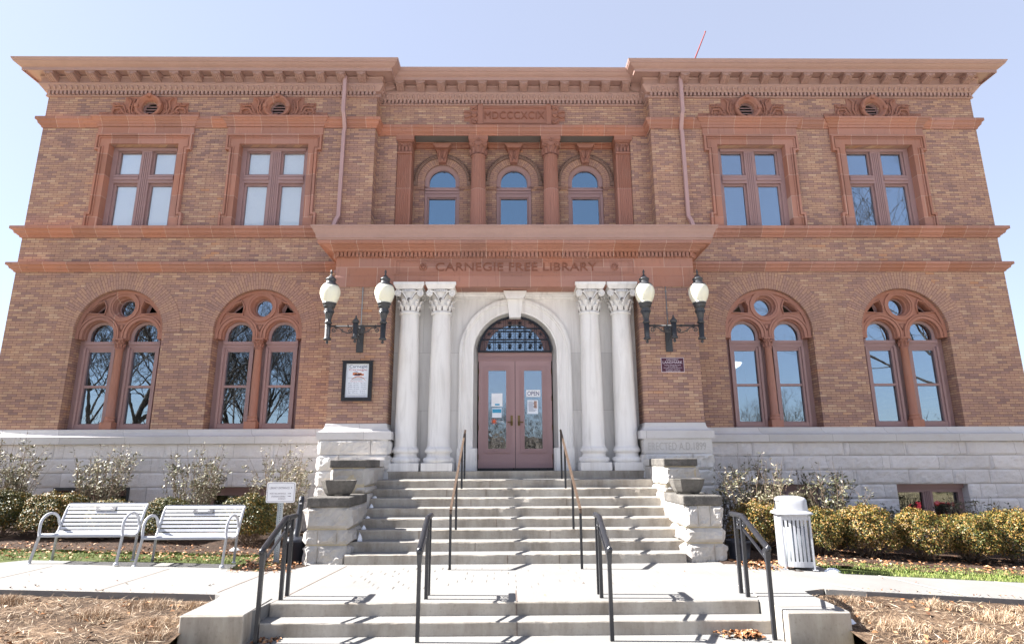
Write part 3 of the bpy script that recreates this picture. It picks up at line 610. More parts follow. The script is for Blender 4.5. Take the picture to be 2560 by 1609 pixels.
# --- arched windows on the ground floor
mb = MB(); mb.arch(0, 0, [(1.118, -0.012), (1.56, -0.012), (1.56, 0.03), (1.118, 0.34)], n=48); arch0 = mb.build('brick_arch', m_arch, LIB)
for i, cx in enumerate(WXS):
    o = arch0 if i == 0 else again(arch0, (cx, 0, 4.86), LIB); o.location = (cx, 0, 4.86)
def tracery():
    m = MB(); SP = 4.80; RA, XA = 0.42, 0.555
    outer = [(-1.115, 4.70)]+[(XA*s0-RA*0, 0) for s0 in ()]
    top = arc(0, 4.86, 1.115, 0, PI, 44)
    base = [(1.115, 4.70)]+top+[(-1.115, 4.70), (-XA-RA, 4.70)]+[(x, z) for x, z in arc(-XA, SP, RA, PI, 0, 22)]+[(-XA+RA, 4.70), (XA-RA, 4.70)]+[(x, z) for x, z in arc(XA, SP, RA, PI, 0, 22)]+[(XA+RA, 4.70)]
    sp = [[(s0*(0.46+0.0), 5.37), (s0*0.86, 5.385), (s0*0.66, 5.60), (s0*0.52, 5.66), (s0*0.45, 5.52)] for s0 in (-1, 1)]
    m.plate(base, [circ(0, 5.545, 0.30, 32)]+sp, 0.12, 0.34)
    # mouldings: round the oculus, the two lights and the outer arch
    for rr, y, t in ((0.36, 0.085, 0.03), (0.305, 0.10, 0.022)): m.arch(0, 5.545, [(rr-t, y), (rr+t, y), (rr+t, 0.122), (rr-t, 0.122)], a0=0, a1=2*PI, n=40)
    m.arch(0, 5.545, [(0.305, 0.12), (0.27, 0.17), (0.27, 0.2), (0.235, 0.23), (0.235, 0.40), (0.305, 0.40)], a0=0, a1=2*PI, n=40)
    for s0 in (-1, 1):
        for rr, y, t in ((0.50, 0.085, 0.022), (0.43, 0.095, 0.035)):
            m.arch(s0*XA, SP, [(rr-t, y), (rr+t, y), (rr+t, 0.122), (rr-t, 0.122)], leg=4.70, n=28)
        m.arch(s0*XA, SP, [(0.425, 0.12), (0.40, 0.15), (0.40, 0.19), (0.375, 0.20), (0.375, 0.33), (0.425, 0.33)], leg=4.70, n=28)
        # spandrel moulding
        tri = [(s0*0.46, 0.10, 5.34), (s0*0.90, 0.10, 5.37), (s0*0.68, 0.10, 5.63), (s0*0.50, 0.10, 5.70), (s0*0.43, 0.10, 5.53)]
        m.tube(tri, 0.024, 6, closed=True)
    m.arch(0, 4.86, [(1.03, 0.075), (1.112, 0.075), (1.112, 0.122), (1.03, 0.122)], leg=4.70, n=44)
    m.tube([(-0.075, 0.11, 5.06), (0.075, 0.11, 5.06), (0, 0.11, 4.90)], 0.012, 5, closed=True)
    # shaft of brick-coloured terracotta jambs
    return m
def arched_frame():
    m = MB()
    m.plate(arched(0, 1.12, 2.43, 4.86, 40), [arched(s0*0.555, 0.335, 2.60, 4.80, 24) for s0 in (-1, 1)]+[circ(0, 5.545, 0.205, 28)]+[[(s0*0.52, 5.41), (s0*0.78, 5.42), (s0*0.58, 5.60)] for s0 in (-1, 1)], 0.335, 0.345)
    for s0 in (-1, 1):
        a, b = sorted((s0*0.155, s0*0.955))
        m.box(a, b, 0.27, 0.336, 4.50, 4.585); m.box(a, b, 0.245, 0.336, 4.585, 4.66); m.box(a, b, 0.285, 0.336, 4.46, 4.50)
        m.arch(s0*0.555, 4.80, [(0.315, 0.31), (0.372, 0.29), (0.40, 0.25), (0.40, 0.336), (0.315, 0.336)], leg=4.66, n=28)
        for q0, q1 in ((a, a+0.06), (b-0.06, b)): m.box(q0, q1, 0.235, 0.336, 2.44, 4.50)
        for q0, q1 in ((a+0.06, a+0.115), (b-0.115, b-0.06)): m.box(q0, q1, 0.275, 0.336, 2.44, 4.46)
        m.box(a+0.115, b-0.115, 0.30, 0.336, 4.40, 4.46); m.box(a+0.06, b-0.06, 0.25, 0.336, 2.43, 2.575); m.box(a+0.115, b-0.115, 0.29, 0.336, 3.485, 3.545)
    return m
def small_capital(m, cx, cy, z0, h, r0, w, mat=0):
    m.lathe([(r0*1.18, z0-0.02), (r0*1.22, z0), (r0*1.1, z0+0.015), (r0*1.02, z0+0.03), (r0*1.12, z0+0.55*h), (w*0.43, z0+0.86*h)], cx, cy, 0, 16, mat)
    m.box(cx-w/2, cx+w/2, cy-w/2, cy+w/2, z0+0.86*h, z0+h, mat)
    for s0 in (-1, 1):
        for d_ in (-1, 1): m.tube([(cx+q[0], cy+d_*w*0.47, q[2]) for q in spiral(s0*w*0.33, z0+0.70*h, 0.14*h+0.015, 1.6, PI/2, -s0, 18)], 0.009, 5, mat)
        m.tube([(cx+s0*w*0.33, cy-w*0.48, z0+0.84*h), (cx+s0*w*0.12, cy-w*0.46, z0+0.66*h), (cx, cy-w*0.42, z0+0.45*h)], 0.012, 5, mat)
    for i in range(8):
        a = 2*PI*i/8; m.tube([(cx+r0*1.05*math.cos(a), cy+r0*1.05*math.sin(a), z0+0.03), (cx+r0*1.22*math.cos(a), cy+r0*1.22*math.sin(a), z0+0.40*h), (cx+r0*1.5*math.cos(a), cy+r0*1.5*math.sin(a), z0+0.52*h), (cx+r0*1.5*math.cos(a), cy+r0*1.5*math.sin(a), z0+0.44*h)], [0.03, 0.026, 0.02, 0.008], 5, mat)
tr = tracery().build('window_tracery', m_terra_o, LIB); af = arched_frame().build('arched_window', m_paint, LIB)
gl = MB()
for s0 in (-1, 1): gl.plate(arched(s0*0.555, 0.345, 2.55, 4.80, 24), [], 0.341, 0.3425)
gl.plate(circ(0, 5.545, 0.21, 28), [], 0.341, 0.3425)
pn = gl.build('pane', m_glass, af)
mm = MB(); mm.lathe([(0.115, 2.62), (0.13, 2.64), (0.13, 2.67), (0.11, 2.70), (0.105, 2.72), (0.12, 2.735), (0.12, 2.755), (0.098, 2.775), (0.098, 3.5), (0.096, 3.55), (0.096, 3.6), (0.085, 4.42), (0.098, 4.435), (0.098, 4.45)], 0, 0.17, 0, 20)
mm.box(-0.145, 0.145, 0.03, 0.33, 2.44, 2.62); small_capital(mm, 0, 0.17, 4.45, 0.26, 0.085, 0.27); mm.box(-0.155, 0.155, 0.05, 0.33, 2.62, 2.622)
mul = mm.build('mullion_column', m_terra_o, LIB)
for i, cx in enumerate(WXS):
    for src in (tr, af, mul):
        o = src if i == 0 else again(src, (cx, 0, 0), LIB); o.location = (cx, 0, 0)
# --- basement windows
mb = MB(); mb.plate(rect(-0.86, 0.86, 0.0, 1.075), [rect(-0.74, -0.12, 0.1, 0.88), rect(0.12, 0.74, 0.1, 0.88)], 0.12, 0.25); mb.box(-0.86, 0.86, 0.05, 0.119, 0.985, 1.07)
for xx in (-0.06, -0.02, 0.02, 0.06): mb.box(xx-0.011, xx+0.011, 0.105, 0.119, 0.1, 0.9)
bw0 = mb.build('basement_window', m_paint, LIB); MB().box(-0.74, 0.74, 0.18, 0.186, 0.1, 0.88).build('pane', m_glass_d, bw0)
for i, cx in enumerate(WXS):
    o = bw0 if i == 0 else again(bw0, (cx, 0, 0), LIB); o.location = (cx, 0, 0)
MB().plate(rect(-10.9, -9.12, 0.0, 1.08), [rect(-10.84, -9.18, 0.08, 1.02)], -0.125, -0.101).build('window_grating_frame', m_iron, LIB)
g = MB()
for i in range(17): g.box(-10.84+i*0.1, -10.825+i*0.1, -0.118, -0.106, 0.08, 1.02)
g.build('window_grating', m_black, LIB)
# --- round vents with scrollwork
mb = MB(); steps = [(-1.37, 10.838), (1.37, 10.838), (1.37, 11.03), (1.04, 11.03), (1.04, 11.33), (0.70, 11.33), (0.70, 11.50), (-0.70, 11.50), (-0.70, 11.33), (-1.04, 11.33), (-1.04, 11.03), (-1.37, 11.03)]
mb.plate(steps, [circ(0, 11.16, 0.21, 24)], -0.02, 0.02)
mb.arch(0, 11.17, [(0.205, 0.06), (0.215, -0.04), (0.235, -0.07), (0.265, -0.08), (0.285, -0.13), (0.315, -0.15), (0.345, -0.14), (0.362, -0.10), (0.365, -0.018), (0.26, 0.06)], a0=0, a1=2*PI, n=44, smooth=True)
for a in (0, PI/2, PI, 3*PI/2):
    c_, s0 = math.cos(a), math.sin(a); mb.frustum(0.315*c_, -0.115, 0.09 if abs(s0) > 0.5 else 0.10, 0.09, 0.12 if abs(s0) > 0.5 else 0.10, 0.09, 11.17+0.315*s0-0.05, 11.17+0.315*s0+0.05)
for s0 in (-1, 1):
    for pts, rr in (([(0.30, 10.86), (0.50, 10.95), (0.56, 11.15), (0.52, 11.35), (0.62, 11.47)], 0.036), ([(0.34, 10.87), (0.48, 11.05), (0.47, 11.25), (0.40, 11.42)], 0.03), ([(0.40, 10.87), (0.62, 10.98), (0.70, 11.20), (0.86, 11.30)], 0.032),
                    ([(0.50, 10.86), (0.68, 10.98), (0.78, 11.14), (0.96, 11.13), (1.0, 11.0), (0.92, 10.90)], 0.038), ([(0.88, 10.87), (1.06, 10.96), (1.16, 10.90), (1.30, 10.93)], 0.034), ([(1.05, 10.87), (1.20, 10.88), (1.33, 10.86)], 0.03), ([(0.72, 11.22), (0.98, 11.22), (1.0, 11.28)], 0.025)):
        mb.tube([(s0*x, -0.045, z) for x, z in pts], [rr*0.9]+[rr*0.8]*(len(pts)-2)+[rr*0.5], 6)
        for (x, z), (x2, z2) in zip(pts[:-1], pts[1:]):
            for t in (0.3, 0.75):
                qx, qz = x+(x2-x)*t, z+(z2-z)*t; nx, nz = -(z2-z), (x2-x); l = math.hypot(nx, nz)+1e-6; sg = 1 if t < 0.5 else -1
                mb.tube([(s0*qx, -0.05, qz), (s0*(qx+sg*nx/l*0.075+(x2-x)*0.1), -0.06, qz+sg*nz/l*0.075+(z2-z)*0.1)], [0.018, 0.005], 5)
    for i in range(5):
        a = 2*PI*i/5+0.3; mb.lathe([(0.003, 0.035), (0.03, 0.028), (0.045, 0.0)], s0*0.76+0.052*math.cos(a), -0.04, 10.98+0.052*math.sin(a), 8, 0, 'y')
    mb.lathe([(0.003, 0.065), (0.022, 0.055), (0.03, 0.0)], s0*0.76, -0.04, 10.98, 8, 0, 'y')
v0 = mb.build('round_vent', m_terra_o, LIB)
lv = MB().arch(0, 11.16, [(0.195, 0.05), (0.215, 0.02), (0.215, 0.2), (0.195, 0.2)], a0=0, a1=2*PI, n=28)
for i in range(3): lv.box(-0.2, 0.2, 0.07, 0.11, 11.075+i*0.085, 11.09+i*0.085)
lv.build('louvre', m_pipe, v0); MB().box(-0.25, 0.25, 0.12, 0.13, 10.9, 11.4).build('vent_dark_sheet', m_void, v0)  # black sheet stands in for the dark hollow behind the louvres
for i, cx in enumerate(WXS):
    o = v0 if i == 0 else again(v0, (cx, 0, 0), LIB); o.location = (cx, 0, 0)
# --- loggia over the porch
def fluted_pilaster(x0, x1, inner):
    m = MB(); w = x1-x0
    pts = [(x0, 0.92), (x0, YC+0.06), (x0+0.04, YC+0.05)]; nfl = 6; fw = (w-0.08)/nfl
    for i in range(nfl):
        a = x0+0.04+i*fw; pts += [(a+0.008, YC+0.05), (a+0.018, YC+0.068), (a+fw-0.018, YC+0.068), (a+fw-0.008, YC+0.05)]
    pts += [(x1-0.04, YC+0.05), (x1, YC+0.06), (x1, 0.92)]
    n = len(pts); m.add([(x, y, 7.2) for x, y in pts]+[(x, y, 10.06) for x, y in pts], [(i, i+1, n+i+1, n+i) for i in range(n-1)])
    m.box(x0-0.02, x1+0.02, YC+0.035, 0.92, 7.55, 7.66); cx = (x0+x1)/2
    m.box(x0-0.015, x1+0.015, YC+0.02, 0.92, 10.05, 10.10); m.box(x0, x1, YC+0.055, 0.92, 10.10, 10.42); m.box(x0-0.04, x1+0.06, YC-0.03, 0.92, 10.44, 10.606); m.box(x0-0.02, x1+0.03, YC+0.0, 0.92, 10.40, 10.44)
    for s0 in (-1, 1):
        m.tube([(cx+q[0], YC+0.03, q[2]) for q in spiral(s0*w*0.34, 10.33, 0.06, 1.6, PI/2, -s0, 20)], 0.013, 5)
        m.tube([(cx+s0*w*0.34, YC+0.03, 10.39), (cx+s0*0.06, YC+0.03, 10.32), (cx, YC+0.03, 10.24)], 0.015, 5)
    for i in range(4):
        xx = x0+w*(i+0.5)/4; m.tube([(xx, YC+0.04, 10.10), (xx, YC+0.03, 10.22), (xx, YC-0.0, 10.25), (xx, YC+0.0, 10.22)], [0.045, 0.04, 0.025, 0.01], 6)
    m.tube([(cx+0.035*math.cos(a), YC+0.0, 10.47+0.035*math.sin(a)) for a in np.linspace(0, 2*PI, 9)], 0.012, 5)
    return m
fluted_pilaster(-3.245, -2.845, 1).build('fluted_pilaster', m_terra_o, LIB); fluted_pilaster(2.885, 3.285, -1).build('fluted_pilaster', m_terra_o, LIB)
mb = MB(); mb.lathe([(0.222, 7.2), (0.222, 7.9), (0.215, 8.6), (0.205, 9.3), (0.195, 10.0), (0.195, 10.02)], 0, 0, 0, 120, flute=0.07, nf=20); mb.lathe([(0.19, 10.0), (0.215, 10.015), (0.215, 10.045), (0.20, 10.06)], n=28)
mb.lathe([(0.20, 10.06), (0.205, 10.18), (0.24, 10.34), (0.26, 10.42)], n=24); mb.box(-0.255, 0.255, -0.245, 0.245, 10.41, 10.46); mb.box(-0.275, 0.275, -0.265, 0.265, 10.46, 10.606)
for s0 in (-1, 1):
    mb.tube([(q[0], -0.235, q[2]) for q in spiral(s0*0.175, 10.335, 0.07, 1.6, PI/2, -s0, 22)], 0.016, 6); mb.tube([(s0*0.175, -0.235, 10.405), (s0*0.06, -0.235, 10.33), (0, -0.225, 10.25)], 0.018, 6)
for i in range(10):
    a = 2*PI*(i+0.5)/10; c_, s0 = math.cos(a), math.sin(a)
    mb.tube([(0.195*c_, 0.195*s0, 10.07), (0.215*c_, 0.215*s0, 10.19), (0.265*c_, 0.265*s0, 10.24), (0.265*c_, 0.265*s0, 10.20)], [0.05, 0.045, 0.03, 0.01], 6)
mb.tube([(0.04*math.cos(a), -0.27, 10.47+0.04*math.sin(a)) for a in np.linspace(0, 2*PI, 9)], 0.014, 5)
fc = mb.build('fluted_column', m_terra_o, LIB, (-0.985, YC+0.24, 0)); again(fc, (1.055, YC+0.24, 0), LIB)
mb = MB(); mb.box(-2.845, 2.885, YC+0.1, YB+0.0, 10.607, 10.66); mb.box(-2.842, 2.882, 0.86, YB-0.002, 10.46, 10.606); mb.box(-2.842, 2.882, 0.80, 0.859, 10.56, 10.606); mb.build('loggia_soffit', m_terra, LIB)
mb = MB(); mb.arch(0, 0, [(0.497, -0.03), (0.70, -0.03), (0.70, 0.10), (0.497, 0.24)], leg=-0.16, n=36); sa = mb.build('brick_arch', m_arch2, LIB)
mb = MB(); mb.arch(0, 0, [(0.705, -0.075), (0.81, -0.075), (0.81, -0.002), (0.705, -0.002)], leg=-0.16, n=36)
for i in range(31):
    a = PI*i/30; mb.lathe([(0.002, 0.035), (0.04, 0.012), (0.045, -0.01)], 0.765*math.cos(a), -0.07, 0.765*math.sin(a), 6, 0, 'y')
hm = mb.build('arch_hood', plain('hood_brick', (0.225, 0.145, 0.115), 0.85, var=0.25, scale=12), LIB)
mb = MB(); mb.plate([(-0.26, 1.02), (0.26, 1.02), (0.245, 0.99), (0.20, 0.93), (0.19, 0.90), (-0.19, 0.90), (-0.20, 0.93), (-0.245, 0.99)], [], -0.30, 0.0); mb.plate([(-0.17, 0.90), (0.17, 0.90), (0.10, 0.50), (-0.10, 0.50)], [], -0.17, 0.1)
mb.tube([(0, -0.18, 0.53), (0, -0.21, 0.56), (0, -0.20, 0.60)], [0.04, 0.05, 0.03], 8)
for s0 in (-1, 1):
    mb.tube([(s0*0.03, -0.18, 0.62), (s0*0.075, -0.20, 0.70), (s0*0.09, -0.20, 0.80), (s0*0.05, -0.20, 0.86)], [0.025, 0.035, 0.035, 0.02], 6); mb.tube([(s0*0.02, -0.185, 0.68), (s0*0.035, -0.20, 0.78), (s0*0.02, -0.19, 0.86)], [0.02, 0.028, 0.015], 6)
ks = mb.build('keystone', m_terra_o, LIB)
mb = MB()
mb.plate(arched(0, 0.497, -2.4, 0, 32), [arched(0, 0.375, -0.15, 0.0, 28), rect(-0.375, 0.375, -1.4, -0.50)], 0.10, 0.20)
mb.arch(0, 0, [(0.40, 0.085), (0.455, 0.06), (0.497, 0.03), (0.497, 0.101), (0.40, 0.101)], leg=-0.15, n=32)
mb.box(-0.495, 0.495, 0.06, 0.099, -0.36, -0.28); mb.box(-0.495, 0.495, 0.04, 0.099, -0.27, -0.21); mb.box(-0.44, 0.44, 0.07, 0.099, -0.47, -0.37)
for s0 in (-1, 1): a, b = sorted((s0*0.42, s0*0.495)); mb.box(a, b, 0.04, 0.099, -2.3, -0.38)
lw = mb.build('loggia_window', m_paint, LIB); mb = MB(); mb.plate(arched(0, 0.38, -1.45, 0.0, 28), [], 0.15, 0.152); mb.build('pane', m_glass_s, lw)
MB().box(-0.45, 0.45, 0.235, 0.24, -1.5, 0.42).build('dark_backing', m_dark, lw)  # dark sheet added behind the panes in place of an unlit room
mb = MB()
for a, b in ((-2.845, -2.53), (-1.53, -0.48), (0.52, 1.57), (2.57, 2.885)):
    mb.box(a, b, YB-0.06, YB-0.001, 9.245, 9.29); mb.box(a, b, YB-0.035, YB-0.001, 9.19, 9.245)
mb.build('impost_band', m_brick, LIB)
for i, cx in enumerate((-2.03, 0.02, 2.07)):
    for src in (sa, hm, ks, lw):
        o = src if i == 0 else again(src, (cx, YB, 9.46), LIB); o.location = (cx, YB, 9.46)
# --- date panel
mb = MB()
xl, xr = -1.39, 1.465
mb.plate([(-1.23, 10.90), (1.31, 10.90), (1.31, 11.03), (xr, 11.03), (xr, 11.38), (1.31, 11.38), (1.31, 11.545), (-1.23, 11.545), (-1.23, 11.38), (xl, 11.38), (xl, 11.03), (-1.23, 11.03)], [], YC-0.025, YC+0.02)
for z0, z1 in ((11.46, 11.50), (11.41, 11.435), (10.955, 10.985), (10.925, 10.94)): mb.box(-0.86, 0.94, YC-0.045, YC-0.024, z0, z1)
for s0, c0 in ((-1, -0.86), (1, 0.94)):
    a, b = sorted((c0, c0+s0*0.14)); mb.box(a, b, YC-0.06, YC-0.024, 10.91, 11.54)
    mb.lathe([(0.003, 0.05), (0.03, 0.045), (0.04, 0.02), (0.07, 0.035), (0.085, 0.0)], c0+s0*0.25, YC-0.03, 11.215, 14, 0, 'y')
    for zz in (-1, 1):
        mb.tube([(c0+s0*(0.22+q[0]*s0), YC-0.045, 11.215+zz*(0.19+q[2])) for q in spiral(0.0, 0.0, 0.06, 1.2, PI, -1, 14)], 0.020, 5)
        mb.tube([(c0+s0*0.17, YC-0.045, 11.215+zz*0.29), (c0+s0*0.28, YC-0.05, 11.215+zz*0.25), (c0+s0*0.33, YC-0.05, 11.215+zz*0.13)], [0.02, 0.028, 0.012], 6)
        mb.tube([(c0+s0*0.33, YC-0.05, 11.215+zz*0.05), (c0+s0*0.46, YC-0.05, 11.215+zz*0.10), (c0+s0*0.54, YC-0.045, 11.215+zz*0.06)], [0.02, 0.025, 0.01], 6)
mb.build('date_panel', m_terra_o, LIB)
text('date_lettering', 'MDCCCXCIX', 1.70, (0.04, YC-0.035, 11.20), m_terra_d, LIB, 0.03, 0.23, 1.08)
# --- downspouts
def downspout(s0):
    m = MB(); x = s0*4.62
    m.tube([(x, -0.30, 11.99), (x, -0.13, 11.82)], 0.062, 4, smooth=False); m.tube([(x, -0.28, 11.95), (x, -0.28, 10.92), (x-s0*0.02, -0.27, 10.86), (x-s0*0.02, -0.10, 10.50), (x, -0.09, 10.42), (x, -0.09, 7.95), (x+s0*0.05, -0.12, 7.82), (x+s0*0.10, -0.20, 7.55)], 0.066, 4, smooth=False)
    m.build('downspout', m_pipe, LIB)
    m = MB(); m.tube([(s0*4.30, -0.10, 2.45), (s0*4.30, -0.10, 6.0), (s0*4.28, -0.10, 6.35)], 0.07, 4, smooth=False); m.box(*sorted((s0*4.22, s0*4.62)), -0.16, -0.0, 6.37, 6.44); m.build('downspout', m_pipe, LIB)
downspout(-1); downspout(1)
# --- portico entablature
ENT = MB(); box = [(-4.215, 0.0), (-4.215, YP), (4.215, YP), (4.215, 0.0)]
ENT.sweep(box, [(0, 6.34), (0.0, 5.90), (0.006, 5.885), (0.010, 5.865), (0.012, 5.835), (0.012, 5.825), (0.012, 5.735), (0.015, 5.73), (0.015, 5.625), (0, 5.625)], closed_prof=False)
ENT.box(-4.21, 4.21, YP+0.003, -0.003, 5.63, 6.5)
ENT.plate(rect(-2.86, 2.86, 5.925, 6.285), [rect(-2.80, 2.80, 5.95, 6.26)], YP-0.022, YP)
ENT.plate(rect(-2.74, 2.74, 5.975, 6.235), [rect(-2.725, 2.725, 5.99, 6.22)], YP-0.012, YP)
ent = ENT.build('entablature', m_terra_b, LIB)
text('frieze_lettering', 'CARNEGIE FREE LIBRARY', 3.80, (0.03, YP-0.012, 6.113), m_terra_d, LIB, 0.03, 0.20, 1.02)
for x in (-2.165, 2.355):
    m = MB(); m.lathe([(0.003, 0.03), (0.035, 0.026), (0.04, 0.01), (0.085, 0.022), (0.095, 0.0)], x, YP, 6.113, 16, 0, 'y')
    for i in range(8): a = 2*PI*i/8; m.lathe([(0.002, 0.035), (0.016, 0.025), (0.02, 0.0)], x+0.062*math.cos(a), YP-0.012, 6.113+0.062*math.sin(a), 6, 0, 'y')
    m.build('rosette', m_terra_o, LIB)
PC = MB()
PC.sweep(box, [(0, 6.70), (0.36, 6.655), (0.36, 6.585), (0.34, 6.57), (0.27, 6.565), (0.26, 6.545), (0.20, 6.525), (0.15, 6.50), (0.13, 6.47), (0.10, 6.465), (0.10, 6.455), (0.035, 6.45), (0.035, 6.335), (0.0, 6.33)])
for a, b, e in ((-4.215, 4.215, 0),):
    n = 92
    for i in range(n): t = a+(b-a)*(i+0.5)/n; PC.box(t-0.029, t+0.029, YP-0.095, YP-0.03, 6.345, 6.449)
for s0 in (-1, 1):
    for i in range(13): t = YP+0.06+i*0.1; x0, x1 = sorted((s0*4.245, s0*4.31)); PC.box(x0, x1, t-0.029, t+0.029, 6.345, 6.449)
PC.build('portico_cornice', m_terra, LIB)
PG = MB(); PG.sweep(box, [(0, 7.02), (0.503, 6.975), (0.50, 6.94), (0.48, 6.925), (0.475, 6.90), (0.46, 6.88), (0.43, 6.82), (0.415, 6.80), (0.41, 6.775), (0.40, 6.76), (0.395, 6.70), (0.37, 6.69), (0.365, 6.658), (0.0, 6.70)])
PG.build('gutter', m_corn, LIB)
# --- marble entrance
mb = MB()
mb.plate([(-2.89, 1.44), (-1.00, 1.44), (-1.00, 4.15)]+arc(0, 4.15, 1.00, PI, 0, 40)[1:]+[(1.0, 1.44), (2.89, 1.44), (2.89, 5.62), (-2.89, 5.62)], [], -0.80, -0.45)
mb.sweep([(-2.88, -0.80), (2.88, -0.80)], [(0, 5.624), (0.16, 5.622), (0.16, 5.575), (0.10, 5.55), (0.07, 5.50), (0.04, 5.48), (0, 5.475)])
mb.build('marble_wall', m_marbp, LIB)
mb = MB()
mb.arch(0, 4.15, [(0.90, -0.58), (0.985, -0.80), (0.99, -0.845), (1.03, -0.85), (1.04, -0.86), (1.20, -0.86), (1.21, -0.88), (1.235, -0.885), (1.25, -0.91), (1.31, -0.91), (1.33, -0.90), (1.335, -0.80), (0.985, -0.80)], leg=1.94, n=48)
for s0 in (-1, 1): a, b = sorted((s0*0.93, s0*1.345)); mb.box(a, b, -0.93, -0.45, 1.44, 1.94)
for s0 in (-1, 1): a, b = sorted((s0*0.89, s0*0.93)); mb.box(a, b, -0.86, -0.45, 1.44, 1.94)
mb.plate([(-0.135, 4.98), (0.135, 4.98), (0.185, 5.42), (-0.185, 5.42)], [], -1.02, -0.84); mb.plate([(-0.20, 5.42), (0.20, 5.42), (0.27, 5.54), (0.275, 5.60), (-0.275, 5.60), (-0.27, 5.54)], [], -1.16, -0.84)
mb.build('marble_arch', m_marb, LIB)
# columns: plinth, base, shaft, capital
mb = MB()
mb.lathe([(0.275, 1.94), (0.262, 1.965), (0.253, 2.0), (0.25, 2.6), (0.245, 3.4), (0.230, 4.3), (0.213, 4.98), (0.213, 5.0)], n=40); col0 = mb.build('marble_column', m_marb, LIB)
mb = MB(); mb.box(-0.342, 0.342, -0.342, 0.342, 1.44, 1.615); mb.build('plinth', m_marb, col0, bevel=0.008)
mb = MB(); mb.lathe([(0.30, 1.615), (0.33, 1.63), (0.345, 1.665), (0.335, 1.715), (0.30, 1.735), (0.275, 1.74), (0.27, 1.75), (0.255, 1.79), (0.262, 1.83), (0.285, 1.835), (0.305, 1.86), (0.305, 1.89), (0.285, 1.925), (0.275, 1.94)], n=40); mb.build('column_base', m_marb, col0)
mb = MB(); mb.lathe([(0.213, 4.985), (0.243, 5.0), (0.248, 5.025), (0.235, 5.05), (0.215, 5.055), (0.215, 5.2), (0.225, 5.4), (0.26, 5.52), (0.27, 5.55)], n=36)
mb.frustum(0, 0, 0.60, 0.60, 0.70, 0.70, 5.565, 5.66); mb.box(-0.355, 0.355, -0.355, 0.355, 5.66, 5.722)
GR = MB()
def leaf(m, a, r0, z0, h, w, out):
    c_, s0 = math.cos(a), math.sin(a)
    def P(rad, tang, z): return (rad*c_-tang*s0, rad*s0+tang*c_, z)
    vs = []; n = 6
    for i in range(n+1):
        t = i/n; rad = r0+out*t*t; z = z0+h*(t if t < 0.85 else 0.85-(t-0.85)*1.2); ww = w*(0.75+0.5*math.sin(PI*min(t*1.1, 1)))*(1 if t < 0.8 else 0.6)
        ww *= 1.0 if i % 2 == 0 else 0.78
        vs += [P(rad-0.008, -ww, z), P(rad+0.018, 0, z+0.004), P(rad-0.008, ww, z)]
    m.add(vs, [(3*i+j, 3*i+j+1, 3*i+j+4, 3*i+j+3) for i in range(n) for j in (0, 1)], 0, False)
for i in range(10): leaf(mb, 2*PI*(i+0.25)/10, 0.222, 5.055, 0.18, 0.058, 0.075)
for i in range(10): leaf(mb, 2*PI*(i+0.75)/10, 0.222, 5.15, 0.21, 0.05, 0.085)
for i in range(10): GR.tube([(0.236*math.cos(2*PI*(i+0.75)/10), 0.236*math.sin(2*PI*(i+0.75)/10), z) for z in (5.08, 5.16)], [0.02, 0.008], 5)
for sx in (-1, 1):
    for sy in (-1, 1):
        for yy in (0.268, 0.244):
            mb.tube([(sx*0.02+sx*(0.235+q[0]*sx), sy*yy, q[2]) for q in spiral(0, 5.47, 0.078, 1.9, PI/2, -sx, 30)], 0.017, 6)
        mb.tube([(sx*0.255, sy*0.262, 5.548), (sx*0.15, sy*0.262, 5.50), (sx*0.07, sy*0.25, 5.36), (sx*0.01, sy*0.24, 5.18)], [0.022, 0.022, 0.018, 0.01], 6)
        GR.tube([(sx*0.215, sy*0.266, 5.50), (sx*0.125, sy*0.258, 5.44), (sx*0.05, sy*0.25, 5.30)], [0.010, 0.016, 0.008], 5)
        mb.tube([(sx*0.255, sy*0.20, 5.47), (sx*0.255, sy*0.275, 5.47)], 0.028, 8)
    mb.tube([(sx*0.262, y, z) for y, z in ((0.2, 5.54), (0.0, 5.45), (-0.2, 5.54))], 0.02, 6)
for sy in (-1, 1):
    for i in range(7): t = (i-3)/3; mb.tube([(t*0.11, sy*0.275, 5.50), (t*0.15, sy*0.295, 5.555-0.02*t*t)], [0.018, 0.024], 6)
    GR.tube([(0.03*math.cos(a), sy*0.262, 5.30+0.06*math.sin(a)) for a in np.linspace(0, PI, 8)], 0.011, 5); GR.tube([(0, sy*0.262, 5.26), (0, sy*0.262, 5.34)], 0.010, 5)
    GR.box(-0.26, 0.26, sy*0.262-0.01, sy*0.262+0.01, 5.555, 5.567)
mb.add(GR.v, GR.f, 1); cap0 = mb.build('capital', [m_marb, m_carve_dark], col0)
for i, cx in enumerate((-2.475, -1.735, 1.755, 2.495)):
    o = col0 if i == 0 else again(col0, (cx, -1.145, 0), LIB); o.location = (cx, -1.145, 0)
# soffit of the porch and conduit between the capitals
mb = MB(); mb.box(-2.88, 2.88, YP+0.1, -0.46, 5.626, 5.629); mb.build('porch_soffit', m_terra, LIB)
